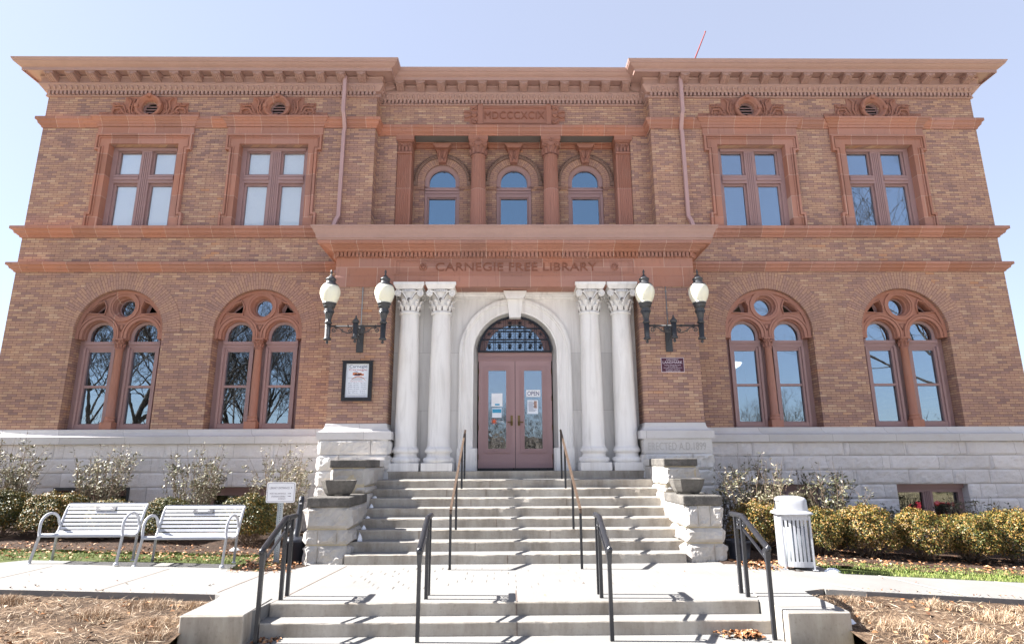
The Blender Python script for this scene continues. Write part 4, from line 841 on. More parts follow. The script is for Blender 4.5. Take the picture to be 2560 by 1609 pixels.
# --- doors
def door(s0):
    m = MB(); a, b = sorted((s0*0.006, s0*0.872)); g0, g1 = sorted((s0*0.215, s0*0.640))
    m.plate(rect(a, b, 1.475, 4.00), [rect(g0, g1, 1.93, 3.77)], -0.60, -0.55)
    m.plate(rect(g0-0.07, g1+0.07, 1.86, 3.84), [rect(g0, g1, 1.93, 3.77)], -0.622, -0.601)
    m.plate(rect(g0-0.085, g1+0.085, 1.845, 3.855), [rect(g0-0.07, g1+0.07, 1.86, 3.84)], -0.63, -0.601)
    n = 52
    for i in range(n):
        z = 1.93+(i+0.5)*1.84/n
        for x in (g0-0.036, g1+0.036): m.box(x-0.016, x+0.016, -0.632, -0.621, z-0.009, z+0.009)
    for i in range(12):
        x = g0+(i+0.5)*(g1-g0)/12
        for z in (1.895, 3.805): m.box(x-0.009, x+0.009, -0.632, -0.621, z-0.016, z+0.016)
    d = m.build('door', m_door, LIB)
    MB().box(g0-0.002, g1+0.002, -0.578, -0.572, 1.928, 3.772).build('pane', m_glass_o, d)
    m = MB(); x = s0*0.085; m.box(x-0.026, x+0.026, -0.615, -0.60, 2.46, 2.70); m.tube([(x, -0.61, 2.545), (x, -0.67, 2.545), (x+s0*0.10, -0.675, 2.54)], 0.014, 8); m.lathe([(0.003, 0.03), (0.018, 0.025), (0.02, 0.0)], x, -0.61, 2.50, 10, 0, 'y'); m.build('handle', m_brass, d)
    m = MB(); m.box(g0, g1, -0.566, -0.556, 2.455, 2.468); m.build('push_bar', m_brass, d)
    m = MB(); m.box(a, b, -0.612, -0.601, 1.452, 1.495); m.build('kick_seal', m_black, d)
    for z in (1.75, 2.42, 3.10, 3.75): m = MB(); x = s0*0.872; m.tube([(x, -0.60, z-0.06), (x, -0.60, z+0.06)], 0.012, 6); m.build('hinge', m_brass, d)
door(-1); door(1)
MB().box(-0.004, 0.004, -0.57, -0.56, 1.46, 4.0).build('door_gap', m_black, LIB)
mb = MB(); mb.box(-0.89, 0.89, -0.62, -0.50, 4.12, 4.20); mb.box(-0.89, 0.89, -0.60, -0.50, 4.002, 4.12); mb.box(-0.89, 0.89, -0.605, -0.601, 4.03, 4.09)
for i in range(44): x = -0.87+1.74*(i+0.5)/44; mb.box(x-0.012, x+0.012, -0.625, -0.606, 4.035, 4.085)
mb.plate(arched(0, 0.895, 4.20, 4.21, 32), [arched(0, 0.70, 4.25, 4.21, 28)], -0.55, -0.50)
mb.build('door_transom', m_door, LIB)
mb = MB(); mb.plate(arched(0, 0.72, 4.23, 4.22, 28), [], -0.515, -0.512); mb.build('fanlight_pane', m_glass, LIB)
mb = MB(); RR, zc = 0.885, 4.20
mb.arch(0, zc, [(0.845, -0.70), (0.888, -0.70), (0.888, -0.62), (0.845, -0.62)], n=40); mb.box(-0.888, 0.888, -0.71, -0.61, 4.20, 4.235)
px_ = 0.25; pz = 0.272
for i in range(-3, 4):
    for dx in (-0.018, 0.018):
        x = (i+0.0)*px_-0.0+0.125-0.125; x = i*px_-0.125*0+dx
        xx = x+(0.125 if False else 0.0)
        top = math.sqrt(max(0, 0.85**2-xx**2)); mb.box(xx-0.006, xx+0.006, -0.69, -0.65, 4.23, zc+top)
for j in (1, 2):
    z = 4.235+j*pz; half = math.sqrt(max(0, 0.85**2-(z-zc)**2)); mb.box(-half, half, -0.695, -0.655, z-0.017, z+0.017)
for j in range(3):
    for i in range(-4, 4):
        cx, cz = (i+0.5)*px_, 4.235+(j+0.5)*pz
        if math.hypot(abs(cx)-0.02, cz-zc) > 0.83: continue
        for kx in range(8):
            a = PI*kx/8; L = 0.055 if kx % 2 else 0.085; L = 0.15 if kx in (2, 6) else L
            p, q = (cx-L*math.cos(a), cz-L*math.sin(a)), (cx+L*math.cos(a), cz+L*math.sin(a))
            if math.hypot(p[0], p[1]-zc) < 0.86 and math.hypot(q[0], q[1]-zc) < 0.86 and min(p[1], q[1]) > 4.2: mb.tube([(p[0], -0.675, p[1]), (cx, -0.69, cz), (q[0], -0.675, q[1])], [0.003, 0.009, 0.003], 4, smooth=False)
mb.build('iron_grille', m_grille, LIB)
MB().box(-0.886, 0.886, -0.58, -0.40, 1.44, 1.452).build('door_sill', m_dark, LIB)
# dark lobby behind the doors
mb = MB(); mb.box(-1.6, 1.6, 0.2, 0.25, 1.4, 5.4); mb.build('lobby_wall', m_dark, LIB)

# ------------------------------------------------------------------ ground
def zg(x):
    x = max(-30, min(30, x)); return -.027*(x+4) if x < -4 else (-.055*(x-4.2) if x > 4.2 else 0.0)
def sheet(name, xs, ys, fn, mat, kind='structure', noise_amp=0.0, base=None):
    nx, ny = len(xs), len(ys); vs = []
    for y in ys:
        for x in xs:
            z = fn(x, y)
            if noise_amp: z += noise_amp*noise.noise(Vector((x*1.6, y*1.6, 0)))+0.5*noise_amp*noise.noise(Vector((x*5, y*5, 3)))
            vs.append((x, y, z))
    m = MB(); m.add(vs, [(j*nx+i, j*nx+i+1, (j+1)*nx+i+1, (j+1)*nx+i) for j in range(ny-1) for i in range(nx-1)], 0, True)
    return tag(m.build(name, mat), kind=kind)
lin = lambda a, b, s: [a+(b-a)*i/max(1, int(round((b-a)/s))) for i in range(max(1, int(round((b-a)/s)))+1)]
def hground(x, y): return -0.62+zg(x)+(-0.25 if y < -9 else 0)
sheet('ground', [-400, -120, -60, -30, -12, -4, 4.2, 12, 30, 60, 120, 400], [-400, -150, -60, -30, -12, -9.01, -8.9, -2, 20, 60, 400], hground, m_ground)
sheet('road', [-400, -60, -30, -4, 4.2, 30, 60, 400], [-34, -25], lambda x, y: hground(x, y)+0.01, m_asph)
# planting beds by the walls, lawn strips, dry bank beds
bed = lambda x, y: zg(x)+0.01+0.05*max(0, min(1, (y+3.4)/2))
sheet('planting_bed', lin(-16, -3.5, 0.2), lin(-3.45, -0.05, 0.2), bed, m_mulch, noise_amp=0.03)
sheet('planting_bed', lin(3.3, 16, 0.2), lin(-4.6, -0.05, 0.2), bed, m_mulch, noise_amp=0.03)
sheet('planting_bed', lin(-4.6, -3.3, 0.1), lin(-5.0, -3.4, 0.1), lambda x, y: zg(x)-0.012, m_mulch, noise_amp=0.012)
sheet('planting_bed', lin(3.3, 4.4, 0.1), lin(-5.3, -4.5, 0.1), lambda x, y: zg(x)-0.012, m_mulch, noise_amp=0.012)
sheet('lawn', lin(-16, -4.0, 0.25), lin(-5.15, -3.40, 0.2), lambda x, y: zg(x)-0.028, m_lawn, noise_amp=0.012)
sheet('lawn', lin(4.55, 16, 0.25), lin(-5.45, -3.9, 0.2), lambda x, y: zg(x)-0.028, m_lawn, noise_amp=0.012)
bank = lambda x, y: zg(x)-0.06-0.11*max(0, -6.7-y)
sheet('dry_bank', lin(-16, -3.75, 0.15), lin(-13, -6.6, 0.15), bank, m_drysoil, noise_amp=0.05)
sheet('dry_bank', lin(3.52, 16, 0.15), lin(-13, -6.6, 0.15), bank, m_drysoil, noise_amp=0.05)
# paving: plaza, left and right paths
def slab(name, poly, th=0.12, zf=zg, mat=m_conc):
    n = len(poly); m = MB(); tris = geometry.tessellate_polygon([[Vector((p[0], p[1], 0)) for p in poly]])
    vs = [(x, y, zf(x)+0.004) for x, y in poly]+[(x, y, zf(x)-th) for x, y in poly]
    m.add(vs, [tuple(t) for t in tris]+[(i, (i+1) % n, n+(i+1) % n, n+i) for i in range(n)]); return tag(m.build(name, mat), kind='structure')
slab('plaza', [(-3.93, -6.69), (-3.93, -5.05), (-3.62, -4.95), (-3.45, -4.60), (-3.40, -4.30), (3.40, -4.30), (3.52, -4.60), (3.66, -5.0), (3.92, -5.22), (3.92, -6.58), (3.60, -6.72), (3.56, -6.95), (3.555, -7.8), (2.88, -7.8), (2.82, -7.19), (-3.05, -7.19), (-3.10, -7.78), (-3.77, -7.78), (-3.79, -6.95), (-3.83, -6.76)], 0.55)
slab('path', [(-20, -6.69), (-12, -6.68), (-3.934, -6.69), (-3.934, -5.06), (-4.50, -4.99), (-4.63, -4.44), (-8.0, -4.50), (-8.35, -5.0), (-12, -5.06), (-20, -5.1)], 0.13)
slab('path', [(3.924, -6.62), (4.4, -6.71), (8, -6.70), (20, -6.70), (20, -5.20), (8, -5.26), (4.85, -5.33), (4.80, -4.62), (3.98, -4.62), (3.924, -5.22)], 0.13)
slab('bounce_sidewalk', [(-16, -9.3), (16, -9.3), (16, -24), (-16, -24)], 0.1, lambda x: zg(x)*0.6-0.48, m_bounce)  # unseen walk added behind the camera as a bounce surface for the facade
# joints and the worn brick-pattern of the plaza
m = MB(); J = lambda x0, y0, x1, y1, w=0.008: (lambda nx, ny: m.add([(x0+nx, y0+ny, zg(x0)+0.008), (x1+nx, y1+ny, zg(x1)+0.008), (x1-nx, y1-ny, zg(x1)+0.008), (x0-nx, y0-ny, zg(x0)+0.008)], [(0, 1, 2, 3)]))(-(y1-y0)/math.hypot(x1-x0, y1-y0)*w, (x1-x0)/math.hypot(x1-x0, y1-y0)*w)
for x in (-5.45, -7.25, -9.05, -10.8): J(x, -6.66, x+0.02, -5.0)
J(-3.95, -6.58, -3.85, -5.1); J(-3.70, -6.62, -3.0, -6.62, 0.004); J(-2.98, -6.9, -2.80, -4.60); J(-3.0, -6.95, -3.03, -7.2, 0.004); J(-0.1, -7.21, -0.1, -6.55, 0.007)
tag(m.build('paving_joints', m_joint), kind='structure')
m = MB()
for x in (5.75, 7.5, 9.3): J(x, -6.66, x-0.35, -5.3)
J(2.85, -4.7, 2.90, -7.2); J(3.3, -4.7, 4.4, -6.6, 0.008)
tag(m.build('paving_joints', m_joint_l), kind='structure')
m = MB()
for j in range(8):
    y = -6.45+j*0.21
    for i in range(26):
        x = -2.55+i*0.205+(0.1 if j % 2 else 0); q_ = rng.random()
        if q_ < (0.5 if x < 0 else 0.22) and x < 2.2:
            w = 0.002+0.003*rng.random(); m.add([(x-w, y+0.02, 0.0085), (x+w, y+0.02, 0.0085), (x+w, y+0.19*(0.75+0.25*rng.random()), 0.0085), (x-w, y+0.17, 0.0085)], [(0, 1, 2, 3)])
tag(m.build('paver_joints', m_paver), kind='structure')
# ------------------------------------------------------------------ steps
def rough_step(name, x0, x1, yf, yb, z0, z1, parent, seed, amp=0.007, round_=0.02):
    prof = [(yb, z1), (yf+round_*1.6, z1), (yf+round_*0.5, z1-round_*0.15), (yf+0.002, z1-round_*0.7), (yf, z1-round_*1.6), (yf+0.004, (z0+z1)/2), (yf, z0)]
    n = int((x1-x0)/0.05); vs = []
    for i in range(n+1):
        x = x0+(x1-x0)*i/n
        for j, (y, z) in enumerate(prof):
            a = amp*(noise.noise(Vector((x*3+seed, j*0.35, seed)))+0.7*noise.noise(Vector((x*11+seed, j*0.5, 1)))) if 0 < j < 6 else 0
            chip = max(0, noise.noise(Vector((x*2.3+seed*3, 9, 0)))-0.38)*0.06 if j in (2, 3, 4) else 0
            vs.append((x, y+a+chip, z+(a*0.5 if j in (1, 2, 3) else 0)-chip*0.5))
    k = len(prof); m = MB(); m.add(vs, [(i*k+j, (i+1)*k+j, (i+1)*k+j+1, i*k+j+1) for i in range(n) for j in range(k-1)]+[tuple(range(k)), tuple(range(n*k, n*k+k))], 0, False)
    for p in m.f: pass
    mats = [m_step, m_conc]
    m.m = [1 if (q < n*(k-1) and q % (k-1) in (0, 1)) else 0 for q in range(len(m.f))]
    return m.build(name, mats, parent)
ST = thing('stone_staircase', 'broad worn stone staircase rising from the plaza to the library doors', 'stairs', (0, -4.4, 0))
def put(o, p): o.parent = p; o.matrix_parent_inverse = Matrix.Translation(-Vector(p.location)); return o
for kk in range(8):
    yf = -2.214-0.322*kk; z = 1.28-0.16*kk; x0, x1 = (-2.95, 2.90) if kk < 7 else (-2.87, 2.745)
    yb = -1.47 if kk == 0 else yf+0.36
    put(rough_step('step', x0, x1, yf, yb, z-0.17, z, None, kk*1.7), ST)
put(rough_step('step', -2.87, 2.87, -1.50, -0.45, 1.2, 1.44, None, 31, 0.003, 0.008), ST)
m = MB()
for kk, xs in enumerate(((-0.55,), (-0.62, -1.4), (0.95, -0.9), (0.75,), (-0.4,), (0.55, -1.75), (-0.75,), (0.65, -0.2))):
    yf = -2.214-0.322*kk; z = 1.28-0.16*kk
    for x in xs: m.box(x-0.004, x+0.004, yf-0.0075, yf+0.02, z-0.155, z-0.02)
put(m.build('step_joint', m_joint), ST)
LS = thing('concrete_steps', 'low concrete steps between two cheek blocks in front of the plaza', 'steps', (0, -7.3, -0.3))
o = rough_step('step', -3.03, 2.80, -7.215, -7.0, -0.16, 0.003, None, 50, 0.003, 0.012); put(o, LS)
o = rough_step('step', -3.06, 2.815, -7.50, -7.18, -0.31, -0.147, None, 55, 0.003, 0.012); put(o, LS)
o = rough_step('step', -3.10, 2.83, -9.2, -7.46, -0.47, -0.297, None, 58, 0.002, 0.012); put(o, LS)
m = MB(); m.box(-0.105, -0.097, -7.226, -7.19, -0.15, -0.01); m.box(-0.105, -0.097, -7.512, -7.48, -0.30, -0.155); put(m.build('expansion_joint', m_joint), LS)
for s0 in (-1, 1):
    t = thing('cheek_block', 'squat concrete block ending the low steps beside the %s dry bank' % ('wide left' if s0 < 0 else 'right'), 'block', (s0*3.3, -7.8, -0.4))
    x0, x1 = (-3.785, -3.085) if s0 < 0 else (2.855, 3.560)
    m = MB(); m.box(x0, x1, -7.86 if s0 > 0 else -7.83, -6.98, -0.9, 0.012); put(m.build('block', m_step, None, bevel=0.015), t)
    m = MB(); m.box(x0+0.012, x1-0.012, (-7.86 if s0 > 0 else -7.83)+0.012, -6.99, 0.0125, 0.014); put(m.build('block_top', m_conc), t)
    if s0 > 0:
        m = MB(); m.box(2.856, 3.40, -7.62, -7.612, 0.0145, 0.016); put(m.build('saw_cut', m_joint), t)
# ------------------------------------------------------------------ stone pedestals
def pedestal(s0):
    t = thing('stone_pedestal', 'two tier rough stone pedestal %s' % ('left of the staircase, darker where it is shaded' if s0 < 0 else 'right of the staircase, its stair side bright with sun'), 'pedestal', (s0*3.2-0.07, -3.5, 0))
    xi, xo = (-2.875, -3.565) if s0 < 0 else (2.80, 3.43)
    X = lambda a, b: sorted((xi+(xo-xi)*a, xi+(xo-xi)*b))
    m = MB()
    F = 'f'+('r' if s0 < 0 else 'l'); FO = 'f'+('l' if s0 < 0 else 'r')
    for z0, z1, cuts, sd in ((0.55, 0.905, (0, 0.36, 0.68, 1) if s0 > 0 else (0, 1), 1), (0.30, 0.54, (0, 0.25, 0.72, 1) if s0 < 0 else (0, 1), 2), (-0.1, 0.29, (0, 0.70, 1) if s0 < 0 else (0, 0.74, 1), 3)):
        for i in range(len(cuts)-1):
            x0, x1 = X(cuts[i]+(0.012 if i else 0), cuts[i+1]); ff = F if i == 0 else 'f'
            if i == len(cuts)-2: ff += ('l' if s0 < 0 else 'r')
            m.rock(x0, x1, -4.33, -3.9 if i else -3.80, z0+0.009, z1-0.009, 0.085, ff, 0, sd*2.3+s0+i)
        x0, x1 = X(0.0, 1.0); m.rock(x0, x1, -3.79, -3.12, z0+0.009, z1-0.009, 0.06, F[1]+FO[1], 0, sd*5.3+s0)
    put(m.build('lower_block', m_ped), t)
    m = MB(); x0, x1 = X(0.02, 0.98); m.box(x0, x1, -4.322, -3.1, -0.1, 0.9); m.box(X(0.04, 0.95)[0], X(0.04, 0.95)[1], -3.17, -1.5, 0.0, 1.545); put(m.build('pointing', m_mortar), t)
    m = MB(); x0, x1 = X(-0.04, 1.03); m.box(x0, x1, -4.38, -3.10, 0.905, 1.062); put(m.build('lower_cap', m_cap, None, bevel=0.02), t)
    m = MB()
    for z0, z1, cuts, sd in ((1.20, 1.54, (0, 1), 4), (1.062, 1.19, (0, 0.3, 0.6, 1), 5), (0.3, 1.06, (0, 1), 6)):
        for i in range(len(cuts)-1):
            x0, x1 = X(cuts[i]+(0.012 if i else 0.0), cuts[i+1]*0.96); m.rock(x0, x1, -3.16, -2.6, z0+0.009, z1-0.009, 0.075, (F if i == 0 else 'f')+('l' if s0 < 0 else 'r')*(i == len(cuts)-2), 0, sd*2.9+s0+i)
        x0, x1 = X(0.0, 0.96); m.rock(x0, x1, -2.59, -1.55, z0+0.009, z1-0.009, 0.04, F[1], 0, sd*3.1)
    put(m.build('upper_block', m_ped), t)
    m = MB(); x0, x1 = X(-0.03, 1.0); m.box(x0, x1, -3.215, -2.02, 1.54, 1.685); put(m.build('upper_cap', m_cap, None, bevel=0.018), t)
    m = MB(); m.rock(x0, x1, -2.01, -1.55, 1.545, 1.68, 0.01, F[1], 0, 8); put(m.build('cap_end', m_rock), t)
    return t
pedestal(-1); pedestal(1)
def planter(x, y, z, label):
    t = thing('planter', label, 'planter', (x, y, z), 0.0, 'planters on the pedestals')
    m = MB(); n = 8; prof = [(0.19, 0.02), (0.215, 0.05), (0.25, 0.13), (0.28, 0.24), (0.285, 0.25), (0.285, 0.262), (0.255, 0.262), (0.245, 0.24), (0.22, 0.18)]
    vs = []
    for rr, h in prof:
        for qx, qy in ((-1, -.45), (-.62, -.75), (.62, -.75), (1, -.45), (1, .45), (.62, .75), (-.62, .75), (-1, .45)): vs.append((qx*rr, qy*rr*1.15, h))
    m.add(vs, [(i*n+j, i*n+(j+1) % n, (i+1)*n+(j+1) % n, (i+1)*n+j) for i in range(len(prof)-1) for j in range(n)]+[tuple(range(n)), tuple(range((len(prof)-1)*n, len(prof)*n))])
    b = m.build('bowl', m_ctop, t)
    for qx in (-0.14, 0.14):
        for qy in (-0.1, 0.1): MB().cbox(qx, qy, 0.07, 0.05, 0.0, 0.03).build('foot', m_ctop, t)
    return t
planter(-3.205, -3.80, 1.063, 'dark stained cast stone planter on the pedestal left of the stairs'); planter(3.03, -3.78, 1.063, 'pale cast stone planter with carved sides on the pedestal right of the stairs')
# ------------------------------------------------------------------ handrails
def main_rail(x, label):
    t = thing('stair_handrail', label, 'handrail', (x, -4.8, 0), 0, 'handrails on the main staircase')
    def P(q): return [(a, b+4.8, c) for a, b, c in q]
    a, b = Vector((0, -1.75, 2.295)), Vector((0, -5.0, 0.885))
    m = MB(); m.tube(P([a, b]), 0.027, 4, smooth=False); m.tube(P([b, b+Vector((0, -0.01, -0.05))]), 0.026, 4, smooth=False); m.build('rail', m_wood, t)
    m = MB()
    for y, z0 in ((-1.82, 1.28), (-2.62, 1.12), (-3.90, 0.48)):
        zt = 2.295+(y+1.75)*(1.41/3.25)-0.02; m.box(-0.019, 0.019, y+4.8-0.019, y+4.8+0.019, z0, zt)
    m.box(-0.019, 0.019, -0.03, 0.008-0.0, 0.0, 0.84) if False else m.box(-0.019, 0.019, -0.215, -0.177, 0.0, 0.86)
    for pz in m.v[:0]: pass
    pm = m.build('posts', m_black, t)
    bpy.data.objects.remove(pm)
    for y, z0 in ((-1.82, 1.28), (-2.62, 1.12), (-3.90, 0.48), (-4.98, 0.0)):
        zt = 2.295+(y+1.75)*(1.41/3.25)-0.02; MB().box(-0.019, 0.019, y+4.8-0.019, y+4.8+0.019, z0, zt).build('post', m_black, t)
    m = MB(); a2 = a+Vector((0, 0, -0.035)); b2 = b+Vector((0, 0.05, -0.02)); m.tube(P([a2, b2]), 0.016, 4, smooth=False); m.build('rail_core', m_black, t)
    return t
main_rail(-1.10, 'left worn brown handrail on black posts up the middle of the main staircase'); main_rail(0.958, 'right worn brown handrail on black posts up the middle of the main staircase')
def low_rail(x, label):
    t = thing('low_handrail', label, 'handrail', (x, -7.2, 0), 0, 'black handrails on the low steps')
    p0, p1, p2 = (0, -0.57, 0.66), (0, 0.12, 0.955), (0, 0.50, 0.955)
    m = MB(); m.tube([p0, p1, p2], 0.034, 8); m.tube([p2, (0, 0.53, 0.955)], [0.034, 0.02], 8); m.lathe([(0.003, 0.035), (0.03, 0.022), (0.036, 0.0), (0.032, -0.03), (0.003, -0.04)], 0, -0.57, 0.66, 10)
    m.build('rail', m_black, t)
    m = MB(); m.tube([(0, -0.49, 0.545), (0, 0.13, 0.80)], 0.017, 4, smooth=False); m.tube([(0, 0.13, 0.80), (0, 0.40, 0.80)], 0.015, 4, smooth=False); m.build('lower_bar', m_black, t)
    for y, z0, z1 in ((-0.53, -0.30, 0.66), (0.16, 0.0, 0.95), (0.38, 0.0, 0.95)):
        m = MB(); m.box(-0.021, 0.021, y-0.021, y+0.021, z0, z1)
        if z0 < 0: m.frustum(0, y, 0.046, 0.046, 0.062, 0.066, 0.50, 0.64)
        m.build('post', m_black, t)
    for y, z, rr in ((0.10, 0.875, 0.05), (0.27, 0.875, 0.062), (-0.465, 0.605, 0.04)):
        m = MB(); m.tube([(0, y+rr*math.cos(a), z+rr*math.sin(a)) for a in np.linspace(0, 2*PI, 15)[:-1]], 0.010, 6, closed=True)
        if rr > 0.045: m.tube([(0, y+q[0], z+q[2]) for q in spiral(0, 0, rr*0.7, 1.2, 0, 1, 14)], 0.008, 5)
        m.build('ring', m_black, t)
    return t
for x, lb in ((-2.972, 'black handrail beside the left cheek block, nearest the entrance sign'), (-1.203, 'black low handrail standing left of the middle of the low steps'), (0.945, 'black low handrail standing right of the middle of the low steps'), (2.748, 'black handrail beside the right cheek block, in front of the litter bin')):
    low_rail(x, lb)
# ------------------------------------------------------------------ benches
def bench(x, y, rz, label):
    t = thing('park_bench', label, 'bench', (x, y, zg(x)), rz, 'silver benches on the left path')
    L = 0.66
    prof = [(-0.30, 0.425), (-0.27, 0.445), (-0.20, 0.44), (-0.08, 0.415), (0.02, 0.41), (0.09, 0.435), (0.125, 0.49), (0.15, 0.57), (0.185, 0.67), (0.235, 0.79), (0.28, 0.865), (0.30, 0.885)]
    seg = [0]
    for (a, b), (c, d) in zip(prof[:-1], prof[1:]): seg.append(seg[-1]+math.hypot(c-a, d-b))
    def at(s):
        for i in range(len(prof)-1):
            if s <= seg[i+1]: q = (s-seg[i])/(seg[i+1]-seg[i]); (a, b), (c, d) = prof[i], prof[i+1]; return a+(c-a)*q, b+(d-b)*q, math.atan2(d-b, c-a)
        return (*prof[-1], math.atan2(prof[-1][1]-prof[-2][1], prof[-1][0]-prof[-2][0]))
    n = 14; tot = seg[-1]
    for i in range(n):
        s = tot*(i+0.5)/n; yy, zz, a = at(s); w = tot/n*0.335; c_, s_ = math.cos(a), math.sin(a); m = MB()
        p = [(yy-w*c_+0.006*s_, zz-w*s_-0.006*c_), (yy+w*c_+0.006*s_, zz+w*s_-0.006*c_), (yy+w*c_-0.006*s_, zz+w*s_+0.006*c_), (yy-w*c_-0.006*s_, zz-w*s_+0.006*c_)]
        m.prism_x(p, -L, L); m.build('slat', m_silver, t)
    for s0 in (-1, 1):
        m = MB(); X = s0*(L+0.012)
        m.tube([(X, a, b-0.012) for a, b in prof], 0.021, 8); m.build('side_frame', m_silver, t)
        m = MB(); arm = [(X, -0.285, 0.42), (X, -0.30, 0.50), (X, -0.30, 0.58)]+[(X, -0.10-0.20*math.cos(a), 0.60+0.16*math.sin(a)) for a in np.linspace(0, PI*0.93, 12)]+[(X, 0.125, 0.56)]
        m.tube(arm, 0.022, 8); m.build('armrest', m_silver, t)
        m = MB(); m.tube([(X, -0.285, 0.42), (X+s0*0.02, -0.38, 0.03)], 0.022, 8); m.lathe([(0.035, 0.0), (0.04, 0.01), (0.03, 0.035), (0.02, 0.04)], X+s0*0.02, -0.385, 0, 10); m.build('leg', m_silver, t)
        m = MB(); m.tube([(X, 0.10, 0.44), (X, 0.07, 0.02)], 0.021, 8); m.lathe([(0.033, 0.0), (0.035, 0.012), (0.02, 0.02)], X, 0.07, 0, 10); m.build('leg', m_silver, t)
    MB().tube([(-L, -0.29, 0.425), (L, -0.29, 0.425)], 0.021, 8).build('front_tube', m_silver, t); MB().tube([(-L, 0.30, 0.885), (L, 0.30, 0.885)], 0.017, 8).build('top_tube', m_silver, t)
    m = MB(); yy, zz, a = at(tot*0.885); c_, s_ = math.cos(a), math.sin(a); h = 0.035
    m.prism_x([(yy-h*c_-0.012*s_, zz-h*s_+0.012*c_), (yy+h*c_-0.012*s_, zz+h*s_+0.012*c_), (yy+h*c_-0.018*s_, zz+h*s_+0.018*c_), (yy-h*c_-0.018*s_, zz-h*s_+0.018*c_)], -0.17, 0.17); pq = m.build('nameplate', m_plate, t)
    m = MB()
    for dz, w in ((0.018, 0.10), (0.004, 0.12), (-0.010, 0.085)):
        c0 = Vector((0, yy+dz*c_-0.0185*s_, zz+dz*s_+0.0185*c_)); h2 = 0.002
        m.add([(-w, c0.y-h2*c_, c0.z-h2*s_), (w, c0.y-h2*c_, c0.z-h2*s_), (w, c0.y+h2*c_, c0.z+h2*s_), (-w, c0.y+h2*c_, c0.z+h2*s_)], [(0, 1, 2, 3)])
    m.build('nameplate_print', m_signw, pq)
    return t
bench(-7.02, -4.46, R(-1.5), 'silver slatted bench with a dark nameplate, farther from the entrance sign'); bench(-5.365, -4.47, R(-1.0), 'silver slatted bench with a dark nameplate, next to the entrance sign')
# ------------------------------------------------------------------ entrance sign
t = thing('entrance_sign', 'white directional sign with arrows on a perforated steel post beside the bench', 'sign', (-4.03, -4.32, 0.0))
m = MB(); m.box(-0.035, 0.035, -0.005, 0.0, 0.0, 1.02); m.box(-0.046, -0.035, -0.02, -0.005, 0, 1.02); m.box(0.035, 0.046, -0.02, -0.005, 0, 1.02)
post = m.build('post', m_galv, t)
m = MB()
for i in range(26): m.lathe([(0.007, 0.0), (0.002, 0.001)], 0.0, -0.0055, 0.08+i*0.035, 6, 0, 'y', False)
m.build('post_holes', m_dark, post)
def rrect(w, h, rr, n=5):
    out = []
    for cx, cz, a0 in ((w/2-rr, h/2-rr, 0), (-w/2+rr, h/2-rr, PI/2), (-w/2+rr, -h/2+rr, PI), (w/2-rr, -h/2+rr, 1.5*PI)): out += arc(cx, cz, rr, a0, a0+PI/2, n)
    return out
m = MB(); m.plate([(x-0.005, z+1.145) for x, z in rrect(0.485, 0.335, 0.03)], [], -0.030, -0.022); pan = m.build('sign_panel', m_signw, t)
m = MB(); m.plate([(x-0.005, z+1.145) for x, z in rrect(0.455, 0.305, 0.024)], [[(x-0.005, z+1.145) for x, z in rrect(0.443, 0.293, 0.02)]], -0.032, -0.0305); m.build('sign_border', m_signd, pan)
text('sign_lettering', 'LIBRARY ENTRANCE', 0.335, (-0.03, -0.031, 1.218), m_signd, pan, 0.001, 0.036)
text('sign_lettering', 'MUSIC HALL ENTRANCE', 0.27, (-0.055, -0.031, 1.127), m_signd, pan, 0.001, 0.024)
text('sign_lettering', 'STUDIO/ACCESSIBLE', 0.235, (-0.04, -0.031, 1.080), m_signd, pan, 0.001, 0.024)
text('sign_lettering', 'ENTRANCE', 0.12, (0.02, -0.031, 1.042), m_signd, pan, 0.001, 0.022)
m = MB()
for z in (1.127, 1.083): m.box(0.115, 0.15, -0.0318, -0.0305, z-0.004, z+0.004); m.add([(0.15, -0.0318, z-0.011), (0.172, -0.0318, z), (0.15, -0.0318, z+0.011)], [(0, 1, 2)])
m.box(0.169, 0.175, -0.0318, -0.0305, 1.205, 1.225); m.add([(0.162, -0.0318, 1.222), (0.182, -0.0318, 1.222), (0.172, -0.0318, 1.236)], [(0, 1, 2)])
m.build('sign_arrow', m_signd, pan)
# ------------------------------------------------------------------ cigarette receptacle, black pot, litter bin
t = thing('ash_receptacle', 'charcoal plastic cigarette receptacle with a tall neck beside the left pedestal', 'ash bin', (-3.80, -4.14, 0))
m = MB(); m.lathe([(0.15, 0.0), (0.165, 0.01), (0.175, 0.32), (0.19, 0.325), (0.195, 0.345), (0.19, 0.37), (0.15, 0.40), (0.06, 0.42), (0.05, 0.44)], n=28); m.build('base', m_plast, t)
m = MB(); m.tube([(0.0, 0, 0.42), (0.035, 0, 0.55), (0.055, 0, 0.98), (0.058, 0, 1.03)], [0.058, 0.05, 0.047, 0.044], 14); m.lathe([(0.047, 0.0), (0.045, 0.03), (0.03, 0.05), (0.003, 0.055)], 0.058, 0, 1.02, 14); m.build('neck', m_plast, t)
m = MB(); m.lathe([(0.018, 0.002), (0.003, 0.003)], 0.057, -0.046, 1.00, 10, 0, 'y'); m.build('opening', m_dark, t); m = MB(); m.box(0.033, 0.08, -0.049, -0.046, 0.945, 0.965); m.build('instruction_label', m_signw, t)
t = thing('plastic_pot', 'empty black plastic pot in the shade of the right pedestal', 'pot', (3.78, -4.05, 0.0))
m = MB(); m.lathe([(0.16, 0.0), (0.20, 0.26), (0.21, 0.27), (0.215, 0.31), (0.20, 0.31), (0.195, 0.27), (0.15, 0.04)], n=24); m.build('pot_body', m_plast, t)
